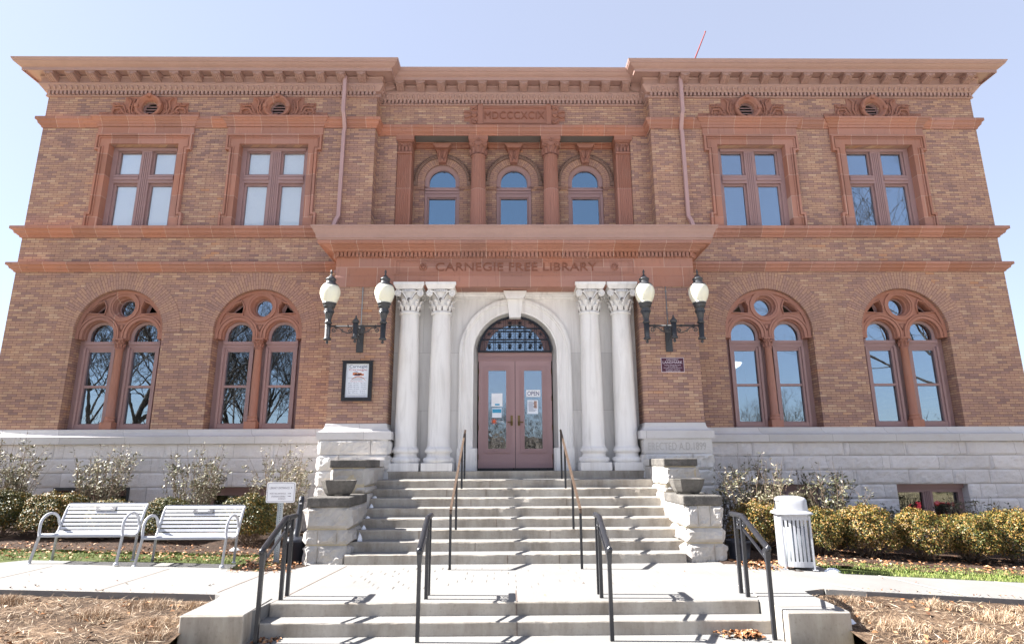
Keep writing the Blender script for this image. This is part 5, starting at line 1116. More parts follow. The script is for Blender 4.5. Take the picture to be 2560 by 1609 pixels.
m = MB(); m.tube([(0.2*math.cos(a), 0.2*math.sin(a), 0.34+0.03*math.sin(a)) for a in np.linspace(0.2, 2.6, 9)], 0.01, 6); m.build('pot_handle', m_plast, t)
def litter_bin():
    t = thing('litter_bin', 'silver slatted litter bin with a domed lid on the right path', 'litter bin', (4.345, -4.93, zg(4.345)), R(-11))
    a = 0.205; bulge = 0.035
    def side(u, k_): v = bulge*(1-(u/a)**2); return [(u, -a-v), (a+v, u), (-u, a+v), (-a-v, -u)][k_]
    for k_ in range(4):
        for i in range(6):
            u0 = -a+0.03+i*(2*a-0.06)/6+0.004; u1 = u0+0.036; p, q = side(u0, k_), side(u1, k_)
            m = MB(); m.add([(p[0], p[1], 0.10), (q[0], q[1], 0.10), (q[0], q[1], 0.765), (p[0], p[1], 0.765), (p[0]*.98, p[1]*.98, 0.10), (q[0]*.98, q[1]*.98, 0.10), (q[0]*.98, q[1]*.98, 0.765), (p[0]*.98, p[1]*.98, 0.765)], [(0,1,2,3),(4,7,6,5),(0,4,5,1),(1,5,6,2),(2,6,7,3),(3,7,4,0)]); m.build('slat', m_silver, t)
    for z0, z1, nm in ((0.045, 0.125, 'bottom_band'), (0.735, 0.83, 'top_band')):
        m = MB(); pts = [side(u, k_) for k_ in range(4) for u in np.linspace(-a+0.01, a-0.01, 9)]; n = len(pts)
        m.add([(x*1.012, y*1.012, z0) for x, y in pts]+[(x*1.012, y*1.012, z1) for x, y in pts]+[(x*.985, y*.985, z0) for x, y in pts]+[(x*.985, y*.985, z1) for x, y in pts],
              [(i, (i+1) % n, n+(i+1) % n, n+i) for i in range(n)]+[(2*n+i, 3*n+i, 3*n+(i+1) % n, 2*n+(i+1) % n) for i in range(n)]+[(n+i, n+(i+1) % n, 3*n+(i+1) % n, 3*n+i) for i in range(n)]+[(i, 2*n+i, 2*n+(i+1) % n, (i+1) % n) for i in range(n)]); m.build(nm, m_silver, t)
    for sx in (-1, 1):
        for sy in (-1, 1):
            m = MB(); m.box(*sorted((sx*(a-0.012), sx*(a+0.016))), *sorted((sy*(a-0.012), sy*(a+0.016))), 0.012, 0.80); m.cbox(sx*(a+0.01), sy*(a+0.01), 0.07, 0.07, 0.0, 0.012); m.build('leg', m_silver, t)
    m = MB(); m.lathe([(0.17, 0.06), (0.18, 0.07), (0.19, 0.62), (0.18, 0.62), (0.165, 0.08)], n=24); m.build('liner', m_galv, t)
    def sq(rr, z, e=4.0, n=32): return [(rr*math.copysign(abs(math.cos(q))**(2/e), math.cos(q)), rr*math.copysign(abs(math.sin(q))**(2/e), math.sin(q)), z) for q in [2*PI*i/n for i in range(n)]]
    def loft(name, prof, cut=None):
        m = MB(); n = 32; vs = []; 
        for rr, z in prof: vs += sq(rr, z)
        fs = []
        for i in range(len(prof)-1):
            for j in range(n):
                if cut and cut(i, j): continue
                fs.append((i*n+j, i*n+(j+1) % n, (i+1)*n+(j+1) % n, (i+1)*n+j))
        fs.append(tuple(range((len(prof)-1)*n, len(prof)*n))); m.add(vs, fs, 0, True); return m.build(name, m_silver, t)
    loft('lid_rim', [(0.20, 0.825), (0.285, 0.815), (0.295, 0.825), (0.285, 0.845), (0.255, 0.86), (0.24, 0.865), (0.235, 0.87)])
    loft('dome', [(0.235, 0.86), (0.232, 0.885), (0.229, 0.92), (0.226, 0.97), (0.222, 1.02), (0.214, 1.045), (0.195, 1.066), (0.15, 1.08), (0.08, 1.088), (0.02, 1.09)], lambda i, j: 1 <= i <= 3 and (13 <= j <= 18 or j in (0, 1, 2, 29, 30, 31)))
    m = MB(); m.box(-0.20, -0.19, -0.11, 0.11, 0.865, 1.03); m.build('flap', plain('bin_flap', (0.30, 0.29, 0.27), 0.6), t)
    return t
litter_bin()
# ------------------------------------------------------------------ lamps on the piers
def wall_lamp(x, label):
    t = thing('wall_lamp', label, 'lamp', (x, -1.9, 0), 0, 'twin globe lamps beside the entrance')
    m = MB(); m.box(-0.075, 0.075, 0.455, 0.498, 4.07, 4.62); m.lathe([(0.003, 0.06), (0.05, 0.05), (0.10, 0.03), (0.11, 0.0)], 0, 0.455, 4.60, 16, 0, 'y'); m.build('wall_plate', m_iron, t)
    m = MB(); m.tube([(0, 0.46, 4.57), (0, 0.0, 4.57)], 0.03, 8); m.tube([(0, q[0]+0.25, q[2]) for q in spiral(0.0, 4.47, 0.10, 1.3, PI/2, 1, 18)], 0.014, 5); m.tube([(0, 0.45, 4.30), (0, 0.30, 4.40), (0, 0.12, 4.45)], 0.014, 5); m.build('bracket_arm', m_iron, t)
    m = MB(); m.lathe([(0.015, -0.345), (0.03, -0.33), (0.032, -0.30), (0.018, -0.28), (0.02, -0.27), (0.075, -0.255), (0.08, -0.23), (0.062, -0.205), (0.055, -0.20)], 0, 0, 4.545, 16)
    m.lathe([(0.055, -0.2), (0.06, 0.10)], 0, 0, 4.545, 64, 0, 'z', True, 0.16, 12); m.lathe([(0.06, 0.10), (0.078, 0.115), (0.08, 0.14), (0.07, 0.155), (0.04, 0.20), (0.02, 0.215), (0.016, 0.24), (0.02, 0.255), (0.012, 0.27), (0.002, 0.275)], 0, 0, 4.545, 16); m.build('centre_post', m_iron, t)
    for s0 in (-1, 1):
        m = MB(); m.tube([(s0*0.06, 0, 4.575), (s0*0.56, 0, 4.575)], 0.021, 8)
        for q in (0.16, 0.44): m.tube([(s0*q-0.014, 0, 4.575), (s0*q+0.014, 0, 4.575)], 0.03, 8)
        m.tube([(s0*(0.12+q[0]), 0, q[2]) for q in spiral(0, 4.475, 0.055, 1.4, PI/2, 1, 18)], 0.011, 5); m.tube([(s0*(0.47+q[0]), 0, q[2]) for q in spiral(0, 4.475, 0.06, 1.4, PI*0.9, -1, 18)], 0.011, 5)
        m.tube([(s0*0.07, 0, 4.44), (s0*0.15, 0, 4.415), (s0*0.26, 0, 4.45), (s0*0.36, 0, 4.53), (s0*0.46, 0, 4.55)], 0.012, 5); m.tube([(s0*0.26, 0, 4.45), (s0*0.31, 0, 4.44)], 0.009, 4); m.tube([(s0*0.30, 0, 4.49), (s0*0.27, 0, 4.51)], 0.009, 4)
        m.build('scroll_arm', m_iron, t)
        X = s0*0.61; m = MB()
        m.lathe([(0.015, 4.18), (0.03, 4.195), (0.032, 4.22), (0.018, 4.24), (0.02, 4.25), (0.08, 4.265), (0.085, 4.29), (0.062, 4.315), (0.055, 4.32)], X, 0, 0, 18)
        m.lathe([(0.055, 4.32), (0.062, 4.63)], X, 0, 0, 64, 0, 'z', True, 0.16, 12)
        m.lathe([(0.062, 4.63), (0.082, 4.64), (0.082, 4.665), (0.062, 4.68)], X, 0, 0, 18); m.lathe([(0.06, 4.68), (0.065, 4.75), (0.085, 4.84), (0.11, 4.89)], X, 0, 0, 48, 0, 'z', True, 0.10, 10)
        m.lathe([(0.11, 4.89), (0.118, 4.91), (0.10, 4.95), (0.098, 4.99), (0.125, 5.0), (0.13, 5.03), (0.125, 5.05), (0.14, 5.06), (0.155, 5.085), (0.15, 5.10)], X, 0, 0, 24); lp = m.build('lamp_holder', m_iron, t)
        m = MB(); m.lathe([(0.138, 5.095), (0.165, 5.14), (0.20, 5.22), (0.222, 5.31), (0.222, 5.38), (0.205, 5.45), (0.175, 5.50)], 0, 0, 0, 36); m.build('globe', m_globe, t, (X, 0, 0))
        m = MB(); m.lathe([(0.175, 5.49), (0.18, 5.505), (0.155, 5.535), (0.118, 5.555), (0.105, 5.60), (0.104, 5.63), (0.118, 5.645), (0.115, 5.665), (0.07, 5.70), (0.04, 5.74), (0.02, 5.755), (0.016, 5.79), (0.026, 5.82), (0.02, 5.85), (0.008, 5.88), (0.002, 5.885)], X, 0, 0, 22); m.build('lamp_cap', m_iron, t)
    m = MB(); m.tube([(0.0, 0.485, 4.62), (0.0, 0.485, 5.62)], 0.011, 6); m.cbox(0, 0.485, 0.035, 0.03, 5.10, 5.115); m.cbox(0, 0.485, 0.035, 0.03, 5.5, 5.515); m.build('conduit', m_galv, t)
    return t
wall_lamp(-3.55, 'dark iron twin globe lamp on the brick pier above the notice board'); wall_lamp(3.525, 'dark iron twin globe lamp on the brick pier above the purple plaque')
# bird droppings and nest straw seen on the left bracket are left out; notice board
t = thing('notice_board', 'black framed notice board with opening hours on the left brick pier', 'notice board', (-3.56, -1.41, 3.41))
m = MB(); w, h = 0.335, 0.445
m.plate(rect(-w, w, -h, h), [rect(-w+0.078, w-0.078, -h+0.078, h-0.05)], -0.075, -0.01); m.box(-w-0.02, w+0.02, -0.085, -0.01, h, h+0.018); m.build('frame', m_black, t)
m = MB(); m.plate(rect(-w+0.05, w-0.05, -h+0.06, h-0.03), [rect(-w+0.079, w-0.079, -h+0.079, h-0.051)], -0.083, -0.075); m.build('frame_lip', m_black, t)
pa = MB().box(-w+0.07, w-0.07, -0.04, -0.02, -h+0.07, h-0.045).build('poster', m_poster, t)
text('poster_heading', 'Carnegie', 0.40, (0.01, -0.041, 0.325), m_blue, pa, 0.001, 0.085); text('poster_heading', 'Carnegie', 0.40, (0.01, -0.041, 0.255), m_red, pa, 0.001, 0.06)
m = MB(); Yp = -0.0412
for a, b, c, d in ((-0.11, -0.01, 0.135, 0.195), (0.0, 0.09, 0.14, 0.19), (-0.06, 0.14, 0.125, 0.17)): m.add([(a, Yp, c), (b, Yp, c), (b, Yp, d), (a, Yp, d)], [(0, 1, 2, 3)])
aa = arc(0.02, -0.07, 0.185, PI*0.85, PI*0.15, 14); bb = arc(0.02, -0.105, 0.20, PI*0.82, PI*0.18, 14); m.add([(x, Yp-0.0002, z) for x, z in aa+bb], [(i, i+1, 16+i, 15+i) for i in range(14)]); m.build('poster_picture', plain('poster_brick_ink', (0.60, 0.22, 0.11), 0.6, var=0.2, scale=40), pa)
m = MB(); m.add([(-0.12, Yp-0.0004, 0.195), (-0.03, Yp-0.0004, 0.225), (0.02, Yp-0.0004, 0.20), (0.02, Yp-0.0004, 0.194), (-0.03, Yp-0.0004, 0.212)], [(0, 1, 2, 3, 4)]); m.box(-0.08, 0.05, Yp-0.0006, Yp-0.0003, 0.128, 0.143); m.build('poster_picture_shade', m_blue, pa)
for i, (s_, z, wd_, hh, mm_) in enumerate((('Library Hours:', -0.005, 0.29, 0.03, m_red), ('Mon. 10 a.m. - 8 p.m.', -0.048, 0.39, 0.028, m_blue), ('Tues. 10 a.m. - 7 p.m.', -0.09, 0.40, 0.028, m_blue), ('Wed. 10 a.m. - 7 p.m.', -0.132, 0.40, 0.028, m_blue), ('Thurs. 10 a.m. - 7 p.m.', -0.174, 0.42, 0.028, m_blue), ('Fri. 12 p.m. - 5 p.m.', -0.216, 0.38, 0.028, m_blue), ('Sat. 10 a.m. - 5 p.m.', -0.258, 0.39, 0.028, m_blue))):
    text('poster_line', s_, wd_, (0.0, -0.041, z), mm_, pa, 0.001, hh)
m = MB()
for z, w_ in ((0.078, 0.21), (0.062, 0.14), (0.046, 0.12), (0.030, 0.11), (-0.30, 0.21), (-0.325, 0.20), (-0.345, 0.21)): MB().box(-w_, w_, Yp-0.0003, Yp, z-0.0025, z+0.0025).build('poster_rule', m_signd, pa)
# plaque
t = thing('wall_plaque', 'small purple landmark plaque with silver lettering on the right brick pier', 'plaque', (3.578, -1.40, 3.768))
MB().box(-0.262, 0.262, -0.018, -0.0, -0.166, 0.166).build('plaque_rim', m_plqt, t); pl_ = MB().box(-0.252, 0.252, -0.021, -0.018, -0.156, 0.156).build('plaque_face', m_plq, t)
for s_, z, wd_, hh in (('HISTORIC', 0.118, 0.28, 0.034), ('LANDMARK', 0.058, 0.45, 0.060), ('ANDREW CARNEGIE FREE LIBRARY', -0.008, 0.38, 0.022), ('BUILT 1899-1901', -0.040, 0.21, 0.020), ('STRUTHERS & HANNAH ARCHITECTS', -0.068, 0.42, 0.018), ('PITTSBURGH HISTORY &', -0.108, 0.33, 0.022), ('LANDMARKS FOUNDATION', -0.140, 0.33, 0.022)):
    text('plaque_lettering', s_, wd_, (0, -0.0215, z), m_plqt, pl_, 0.002, hh)
# papers on the door glass
Yd = -0.632+0.05
def paper(name, label, cat, x, z, w, h, mat, y=-0.5805):
    t = thing(name, label, cat, (x, y, z)); return t, MB().box(-w/2, w/2, -0.0015, 0.0, -h/2, h/2).build('sheet', mat, t)
t, s_ = paper('open_sign', 'white OPEN sign on the glass of the right door', 'sign', 0.432, 3.222, 0.335, 0.165, m_signw); text('open_lettering', 'OPEN', 0.28, (0, -0.002, 0), m_blue, s_, 0.001, 0.105, 1.0, 0.01)
t, s_ = paper('flyer', 'small printed flyer below the OPEN sign on the right door', 'flyer', 0.415, 2.90, 0.25, 0.325, m_poster)
m = MB()
for i in range(9): m.box(-0.10, 0.0+0.1*((i*37) % 10)/10, -0.0019, -0.0016, 0.12-i*0.027, 0.13-i*0.027)
m.build('flyer_print', m_blue, s_); m = MB(); m.box(0.03, 0.10, -0.0019, -0.0016, -0.03, 0.14); m.build('flyer_photo', plain('flyer_photo_ink', (0.38, 0.24, 0.20), 0.6, var=0.5, scale=30), s_)
t, s_ = paper('paper_notice', 'large white paper notice on the glass of the left door', 'notice', -0.432, 3.07, 0.26, 0.31, m_signw); m = MB(); m.box(-0.05, 0.06, -0.0019, -0.0016, -0.13, -0.09); m.build('notice_print', m_cyan, s_)
t, s_ = paper('blue_notice', 'blue and white card under the paper notice on the left door', 'notice', -0.437, 2.765, 0.225, 0.225, m_poster); m = MB(); m.box(-0.105, 0.105, -0.0019, -0.0016, 0.0, 0.09); m.build('notice_print', m_cyan, s_)
t = thing('sun_sticker', 'orange sun sticker with white words low on the left door glass', 'sticker', (-0.50, -0.5805, 2.565)); m = MB(); m.lathe([(0.035, 0.001), (0.001, 0.0015)], 0, 0, 0, 16, 0, 'y', False)
for i in range(9):
    a = 2*PI*i/9; c_, s0 = math.cos(a), math.sin(a); m.add([(0.045*c_-0.012*s0, -0.001, 0.045*s0+0.012*c_), (0.078*c_, -0.001, 0.078*s0), (0.045*c_+0.012*s0, -0.001, 0.045*s0-0.012*c_)], [(0, 1, 2)])
ss = m.build('sun', m_orange, t); text('sticker_words', 'works here.', 0.19, (0.14, -0.001, 0.0), m_signw, t, 0.001, 0.03)
# pole on the roof, pendant lamp indoors
t = thing('roof_pole', 'thin red brown pole leaning above the right half of the roof', 'pole', (4.95, 1.5, 12.1)); m = MB(); m.tube([(0, 0, 0), (0.36, 0, 0.82), (1.165, 0, 2.75)], [0.035, 0.03, 0.018], 8); m.lathe([(0.003, 0.06), (0.03, 0.03), (0.003, 0.0)], 1.165, 0, 2.74, 8); m.build('shaft', m_redpole, t)
k = NT('lit_bowl'); k.b.inputs['Emission Color'].default_value = (1, 0.86, 0.7, 1); k.b.inputs['Emission Strength'].default_value = 1.6; m_bowl = k.fin((0.8, 0.78, 0.72), 0.5)
for x, z, lb in ((6.25, 4.35, 'white bowl pendant lamp behind the arched window nearest the plaque'),):
    t = thing('pendant_lamp', lb, 'lamp', (x, 2.2, z)); m = MB(); m.lathe([(0.003, -0.16), (0.15, -0.13), (0.28, -0.05), (0.33, 0.03), (0.31, 0.03), (0.25, -0.03), (0.003, -0.1)], n=24); m.build('bowl', m_bowl, t)
    m = MB(); m.tube([(0.2*math.cos(a), 0.2*math.sin(a), 0.0) for a in (0, )]+[(0, 0, 0.55), (0, 0, 1.85)], 0.01, 5); m.build('rod', m_brass, t)

# ------------------------------------------------------------------ planting
def boxwood_mesh(seed, rx, ry, h, n=13000):
    g = np.random.default_rng(seed); d = g.normal(size=(n, 3)); d /= np.linalg.norm(d, axis=1, keepdims=True)
    d[:, 2] = np.where(d[:, 2] < -0.55, -d[:, 2], d[:, 2])
    lump = np.array([1+0.26*noise.noise(Vector(q*2.1)+Vector((seed, 0, seed)))+0.15*noise.noise(Vector(q*5.0)+Vector((seed, 3, 0))) for q in d])
    rad = (0.62+0.42*g.random(n)**0.55)*lump
    c = d*rad[:, None]*np.array([rx, ry, h*0.52]); c[:, 2] += h*0.50
    c[:, 2] = np.maximum(c[:, 2], 0.03+0.1*g.random(n))
    s = 0.010+0.009*g.random(n); up = d*0.7+g.normal(size=(n, 3))*0.55+np.array([0, 0, 0.35]); up /= np.linalg.norm(up, axis=1, keepdims=True)
    t = np.cross(up, g.normal(size=(n, 3))); t /= np.linalg.norm(t, axis=1, keepdims=True); b = np.cross(up, t)
    return quads('foliage', c, t*s[:, None]*1.35, b*s[:, None]*0.8, m_boxw, fold=0.3)
def stems_mesh(seed, n, spread, h, r0=0.008, base=0.06, jit=0.12):
    g = random.Random(seed); m = MB(); tips = []
    for i in range(n):
        a = g.uniform(0, 2*PI); sp = spread*math.sqrt(g.random()); x, y = base*math.cos(a), base*math.sin(a); hh = h*g.uniform(0.62, 1.0)*(1-0.25*sp/spread)
        pts = [(x, y, 0)]; 
        for t in (0.25, 0.5, 0.75, 1.0):
            pts.append((x+sp*math.cos(a)*t**0.8+g.gauss(0, jit*0.35), (y+sp*math.sin(a)*t**0.8+g.gauss(0, jit*0.35)), hh*t))
        m.tube(pts, [r0, r0*0.85, r0*0.7, r0*0.5, r0*0.25], 4, cap=False)
        tips.append(pts)
        for _ in range(3):
            q = g.randint(1, 3); p = Vector(pts[q]); e = p+Vector((g.gauss(0, 0.12), g.gauss(0, 0.12), g.uniform(0.10, 0.32))); m.tube([p, (p+e)/2+Vector((g.gauss(0, .02), g.gauss(0, .02), 0.02)), e], [r0*0.5, r0*0.4, r0*0.2], 4, cap=False); tips.append([p, p, (p+e)/2, e, e])
    return m, tips
def shrub(x, y, z, h, spread, n, leaves, label, name='tall_shrub', mat=m_shrubl, lsize=0.040, lo=0.3, seed=1, group=None, skew=1.0):
    t = thing(name, label, 'shrub', (x, y, z), 0, group); m, tips = stems_mesh(seed, n, spread, h); m.build('stems', m_twig, t)
    g = np.random.default_rng(seed); c = []; ax = []
    while len(c) < leaves:
        p = tips[g.integers(len(tips))]; q = lo+(1-lo)*g.random()**skew; q4 = q*4; i = min(3, int(q4)); a, b = Vector(p[i]), Vector(p[i+1]); v = a+(b-a)*(q4-i); d = (b-a)
        d = d.normalized() if d.length > 1e-6 else Vector((0, 0, 1)); o = Vector(g.normal(size=3)); o = (o-d*o.dot(d)*0.7).normalized(); l = lsize*g.uniform(0.55, 1.2)
        c.append(v+o*(l+0.008)); ax.append((o+d*0.4).normalized()*l)
    c = np.array(c); du = np.array(ax); b = np.cross(du, g.normal(size=du.shape)); b /= np.linalg.norm(b, axis=1, keepdims=True); b[:, 2] *= 0.5; dv = b*np.linalg.norm(du, axis=1, keepdims=True)*0.48
    link('foliage', quads('foliage', c, du, dv, mat, fold=0.4), t); return t
BX = [boxwood_mesh(3, 0.58, 0.55, 0.92), boxwood_mesh(8, 0.56, 0.58, 0.95), boxwood_mesh(15, 0.60, 0.50, 0.88), boxwood_mesh(21, 0.55, 0.55, 0.9)]
BXT, _ = stems_mesh(5, 22, 0.42, 0.7, 0.012, 0.08); BXTm = None
spots = [(-10.50, -2.05, 0.98, 0, 1.0, 0.4, 'dark boxwood bush at the left edge of the picture, behind the path'), (-9.36, -2.10, 0.94, 1, 1.02, 2.0, 'rounded boxwood bush behind the left end of the farther bench'), (-8.25, -2.05, 0.90, 2, 0.92, 4.1, 'boxwood bush behind the middle of the farther bench'),
         (-7.12, -2.10, 0.92, 3, 0.92, 0.9, 'yellowing boxwood bush behind the gap between the benches'), (-5.40, -2.15, 1.02, 0, 1.02, 3.2, 'tall boxwood bush between the nearer bench and the entrance sign'),
         (4.58, -2.95, 0.83, 1, 0.98, 5.5, 'boxwood bush half hidden behind the litter bin'), (5.72, -3.02, 0.86, 2, 0.82, 1.2, 'narrow orange tinged boxwood bush just right of the litter bin'), (6.60, -3.0, 0.90, 3, 1.0, 2.9, 'orange topped boxwood bush second right of the litter bin'),
         (7.66, -2.98, 0.87, 0, 0.98, 0.2, 'green boxwood bush beyond the gap in the right hand row'), (8.62, -2.95, 0.88, 2, 1.0, 4.4, 'grey patched boxwood bush second from the right edge'), (9.55, -2.9, 0.93, 1, 1.05, 3.6, 'boxwood bush at the right edge of the picture')]
for x, y, s, v, sx, rz, lb in spots:
    t = thing('boxwood_bush', lb, 'bush', (x, y, zg(x)+0.0), rz, 'clipped boxwood bushes along the beds'); t.scale = (sx*0.93, sx*0.93, s*(1.0 if x < 0 else 1.10))
    link('foliage', BX[v], t)
    if BXTm is None: o = BXT.build('stems', m_twig, t); BXTm = o.data
    else: link('stems', BXTm, t)
shrub(-11.25, -1.15, 0.17, 2.50, 0.72, 44, 3200, 'tall sparse evergreen shrub at the left edge of the picture', seed=11, group='tall shrubs against the left wall')
shrub(-9.26, -1.10, 0.14, 2.42, 0.70, 44, 3000, 'tall sparse shrub in front of the barred basement window', seed=12, group='tall shrubs against the left wall')
shrub(-7.13, -1.10, 0.09, 2.40, 0.72, 46, 3000, 'tall sparse shrub behind the gap between the two benches', seed=13, group='tall shrubs against the left wall')
shrub(-5.22, -1.10, 0.04, 2.46, 0.64, 42, 2900, 'pale sparse shrub above the entrance sign', seed=14, group='tall shrubs against the left wall')
shrub(4.90, -2.25, -0.04, 2.15, 0.80, 60, 3000, 'twiggy shrub between the right pedestal and the litter bin', seed=15, lsize=0.045)
shrub(4.35, -1.6, -0.0, 1.35, 0.42, 26, 900, 'dark low shrub beside the right pedestal', seed=25, lsize=0.036, lo=0.15, mat=m_shrubl)
shrub(6.45, -2.25, -0.12, 2.05, 0.66, 52, 2400, 'twiggy shrub with bare tips behind the litter bin', seed=16, lsize=0.045)
shrub(10.20, -1.0, -0.32, 1.50, 0.50, 40, 900, 'dark thin shrub across the right basement window', seed=17, lsize=0.045)
shrub(7.92, -0.95, -0.20, 1.05, 0.36, 30, 1100, 'dark green leafy shrub left of the right basement window', name='leafy_shrub', mat=m_holly, seed=18, lsize=0.03, lo=0.1)
shrub(8.62, -0.95, -0.24, 1.05, 0.46, 36, 3200, 'dark green leafy shrub in front of the right basement window', name='leafy_shrub', mat=m_holly, seed=19, lsize=0.03, lo=0.1)
shrub(11.25, -1.0, -0.38, 1.10, 0.46, 34, 2900, 'dark green leafy shrub at the right edge of the picture', name='leafy_shrub', mat=m_holly, seed=20, lsize=0.03, lo=0.1)
# grass blades, dry bank grass, leaves, snow
def blades(name, xy, z, h, w, lean, mat, kind='stuff'):
    n = len(xy); c = np.column_stack([xy, z]); a = rng.uniform(0, 2*PI, n); d = np.column_stack([np.cos(a), np.sin(a), np.zeros(n)])
    b = rng.uniform(0, 2*PI, n); ln = np.column_stack([np.cos(b), np.sin(b), np.zeros(n)])*(lean*h*rng.uniform(0.2, 1.0, n))[:, None]
    tip = c+ln+np.column_stack([np.zeros(n), np.zeros(n), h*np.sqrt(np.maximum(0.05, 1-(lean*0.6)**2))]); mid = (c+tip)/2+np.array([0, 0, 1.0])*(h*0.10)[:, None]-ln*0.12
    ww = (w*rng.uniform(0.6, 1.2, n))[:, None]
    v = np.stack([c-d*ww, c+d*ww, mid+d*ww*0.8, mid-d*ww*0.8, tip], 1).reshape(-1, 3)
    k5 = np.arange(n)*5; f4 = np.column_stack([k5, k5+1, k5+2, k5+3]); f3 = np.column_stack([k5+3, k5+2, k5+4])
    idx = np.concatenate([f4, f3], 1).ravel(); me = bpy.data.meshes.new(name); me.vertices.add(5*n); me.vertices.foreach_set('co', v.ravel()); me.loops.add(7*n); me.loops.foreach_set('vertex_index', idx.astype(np.int32)); me.polygons.add(2*n)
    ls = np.empty(2*n, np.int32); ls[0::2] = np.arange(n)*7; ls[1::2] = np.arange(n)*7+4; lt = np.empty(2*n, np.int32); lt[0::2] = 4; lt[1::2] = 3
    me.polygons.foreach_set('loop_start', ls); me.polygons.foreach_set('loop_total', lt); me.materials.append(mat); me.update(calc_edges=True)
    return tag(link(name, me), kind=kind)
zgv = np.vectorize(zg)
def scatter(n, x0, x1, y0, y1): return np.column_stack([rng.uniform(x0, x1, n), rng.uniform(y0, y1, n)])
def inpath(p): return (p[:, 1] < -4.47) & (p[:, 0] > -8.3) & (p[:, 0] < -4.56)
p = scatter(15000, -12, -4.0, -5.05, -3.35); p = p[~inpath(p) & ((p[:, 1] > -4.98) | (p[:, 0] > -4.5))]; keep = np.array([noise.noise(Vector((q[0]*2.2, q[1]*2.2, 1)))+0.5*noise.noise(Vector((q[0]*7, q[1]*7, 1))) > -0.22 for q in p]); p = p[keep]
blades('grass', p, zgv(p[:, 0]), 0.035*rng.uniform(0.5, 1.4, len(p)), 0.0035, 0.8, m_grass)
p = scatter(15000, 4.85, 12, -5.28, -4.0); keep = np.array([noise.noise(Vector((q[0]*2.2, q[1]*2.2, 5)))+0.5*noise.noise(Vector((q[0]*7, q[1]*7, 1))) > -0.30 for q in p]); p = p[keep]
blades('grass', p, zgv(p[:, 0]), 0.035*rng.uniform(0.5, 1.4, len(p)), 0.0035, 0.8, m_grass)
bk = np.vectorize(bank)
def drypatch(x0, x1, seed):
    p = scatter(26000, x0, x1, -9.6, -6.74)
    dens = np.array([noise.noise(Vector((q[0]*1.1+seed, q[1]*1.6, 2)))+0.45*noise.noise(Vector((q[0]*4+seed, q[1]*4, 1))) for q in p]); p0 = p[dens > -0.32]; d0 = dens[dens > -0.32]
    up = d0 > 0.16; n = len(p0)
    h = np.where(up, 0.06, 0.04)*rng.uniform(0.5, 1.4, n); z = bk(p0[:, 0], p0[:, 1])-0.01
    return p0, z, h, np.where(up, 1.1, 1.8)
for x0, x1, sd in ((-12, -3.83, 1.0), (3.60, 12, 7.0)):
    p0, z, h, ln = drypatch(x0, x1, sd); blades('dry_grass', p0, z, h, 0.0028, ln, m_dry)
for x0, x1 in ((-12, -3.85), (3.60, 12)):
    n = 5500; q = scatter(n, x0, x1, -9.6, -6.78); a = rng.uniform(0, 2*PI, n); L = rng.uniform(0.03, 0.11, n); d = np.column_stack([np.cos(a), np.sin(a), rng.normal(0.12, 0.2, n)]); e = np.column_stack([-np.sin(a), np.cos(a), rng.normal(0, 0.3, n)])
    tag(link('dry_straw', quads('dry_straw', np.column_stack([q, bk(q[:, 0], q[:, 1])+0.012+0.03*rng.random(n)]), d*L[:, None], e*0.0028, m_straw)), kind='stuff')
# tussocks of tan grass
tp = []; tl = []
for x, y, rr in ((-6.35, -6.95, 0.28), (-4.55, -6.98, 0.34), (-5.0, -7.35, 0.30), (-6.6, -7.75, 0.30), (-5.9, -7.9, 0.32), (-4.2, -7.55, 0.30), (-4.0, -7.9, 0.25), (-4.05, -7.0, 0.2), (4.0, -6.95, 0.22), (3.75, -7.05, 0.16), (5.6, -7.3, 0.3), (4.2, -7.75, 0.32), (4.9, -7.9, 0.3), (6.1, -7.1, 0.3), (3.8, -7.5, 0.2), (5.1, -6.95, 0.25)):
    n = int(2200*rr); a = rng.uniform(0, 2*PI, n); q = rr*rng.random(n)**0.6; tp.append(np.column_stack([x+q*np.cos(a), y+0.6*q*np.sin(a)])); tl.append((0.08+0.09*(1-q/rr))*rng.uniform(0.5, 1.1, n))
tp = np.concatenate(tp); tl = np.concatenate(tl); ok = ((tp[:, 0] < -3.82) | (tp[:, 0] > 3.60)) & (tp[:, 1] < -6.76); tp, tl = tp[ok], tl[ok]
blades('dry_grass', tp, bk(tp[:, 0], tp[:, 1])-0.02, tl, 0.0026, 0.9, m_dry)
def litter(name, p, z, size, mat=m_leaf):
    n = len(p); c = np.column_stack([p, z+size*0.35]); nrm = rdir(n)*0.55+np.array([0, 0, 1.0]); nrm /= np.linalg.norm(nrm, axis=1, keepdims=True)
    t = np.cross(nrm, rdir(n)); t /= np.linalg.norm(t, axis=1, keepdims=True); b = np.cross(nrm, t); s = (size*rng.uniform(0.6, 1.3, n))[:, None] if np.isscalar(size) else (size*rng.uniform(0.6, 1.3, n))[:, None]
    return tag(link(name, quads(name, c, t*s, b*s*0.62, mat, fold=0.55)), kind='stuff')
P = [scatter(900, -9.6, -4.0, -4.4, -2.2), scatter(300, -4.5, -3.5, -4.95, -3.3), scatter(260, 3.45, 4.3, -5.15, -4.3), scatter(900, 4.4, 10.5, -4.6, -2.3)]
P = np.concatenate(P); P = P[~inpath(P)]
litter('fallen_leaves', P, zgv(P[:, 0])+0.012, 0.032)
p1 = np.column_stack([2.62-np.abs(rng.normal(0, 0.20, 230)), -7.58-np.abs(rng.normal(0, 0.07, 230))]); p1 = p1[(p1[:, 1] > -8.1)]; litter('fallen_leaves', p1, np.full(len(p1), -0.295)+0.05*rng.random(len(p1)), 0.034)
p1 = np.column_stack([rng.uniform(-3.02, -2.75, 60), rng.uniform(-7.75, -7.52, 60)]); litter('fallen_leaves', p1, np.full(60, -0.295), 0.024)
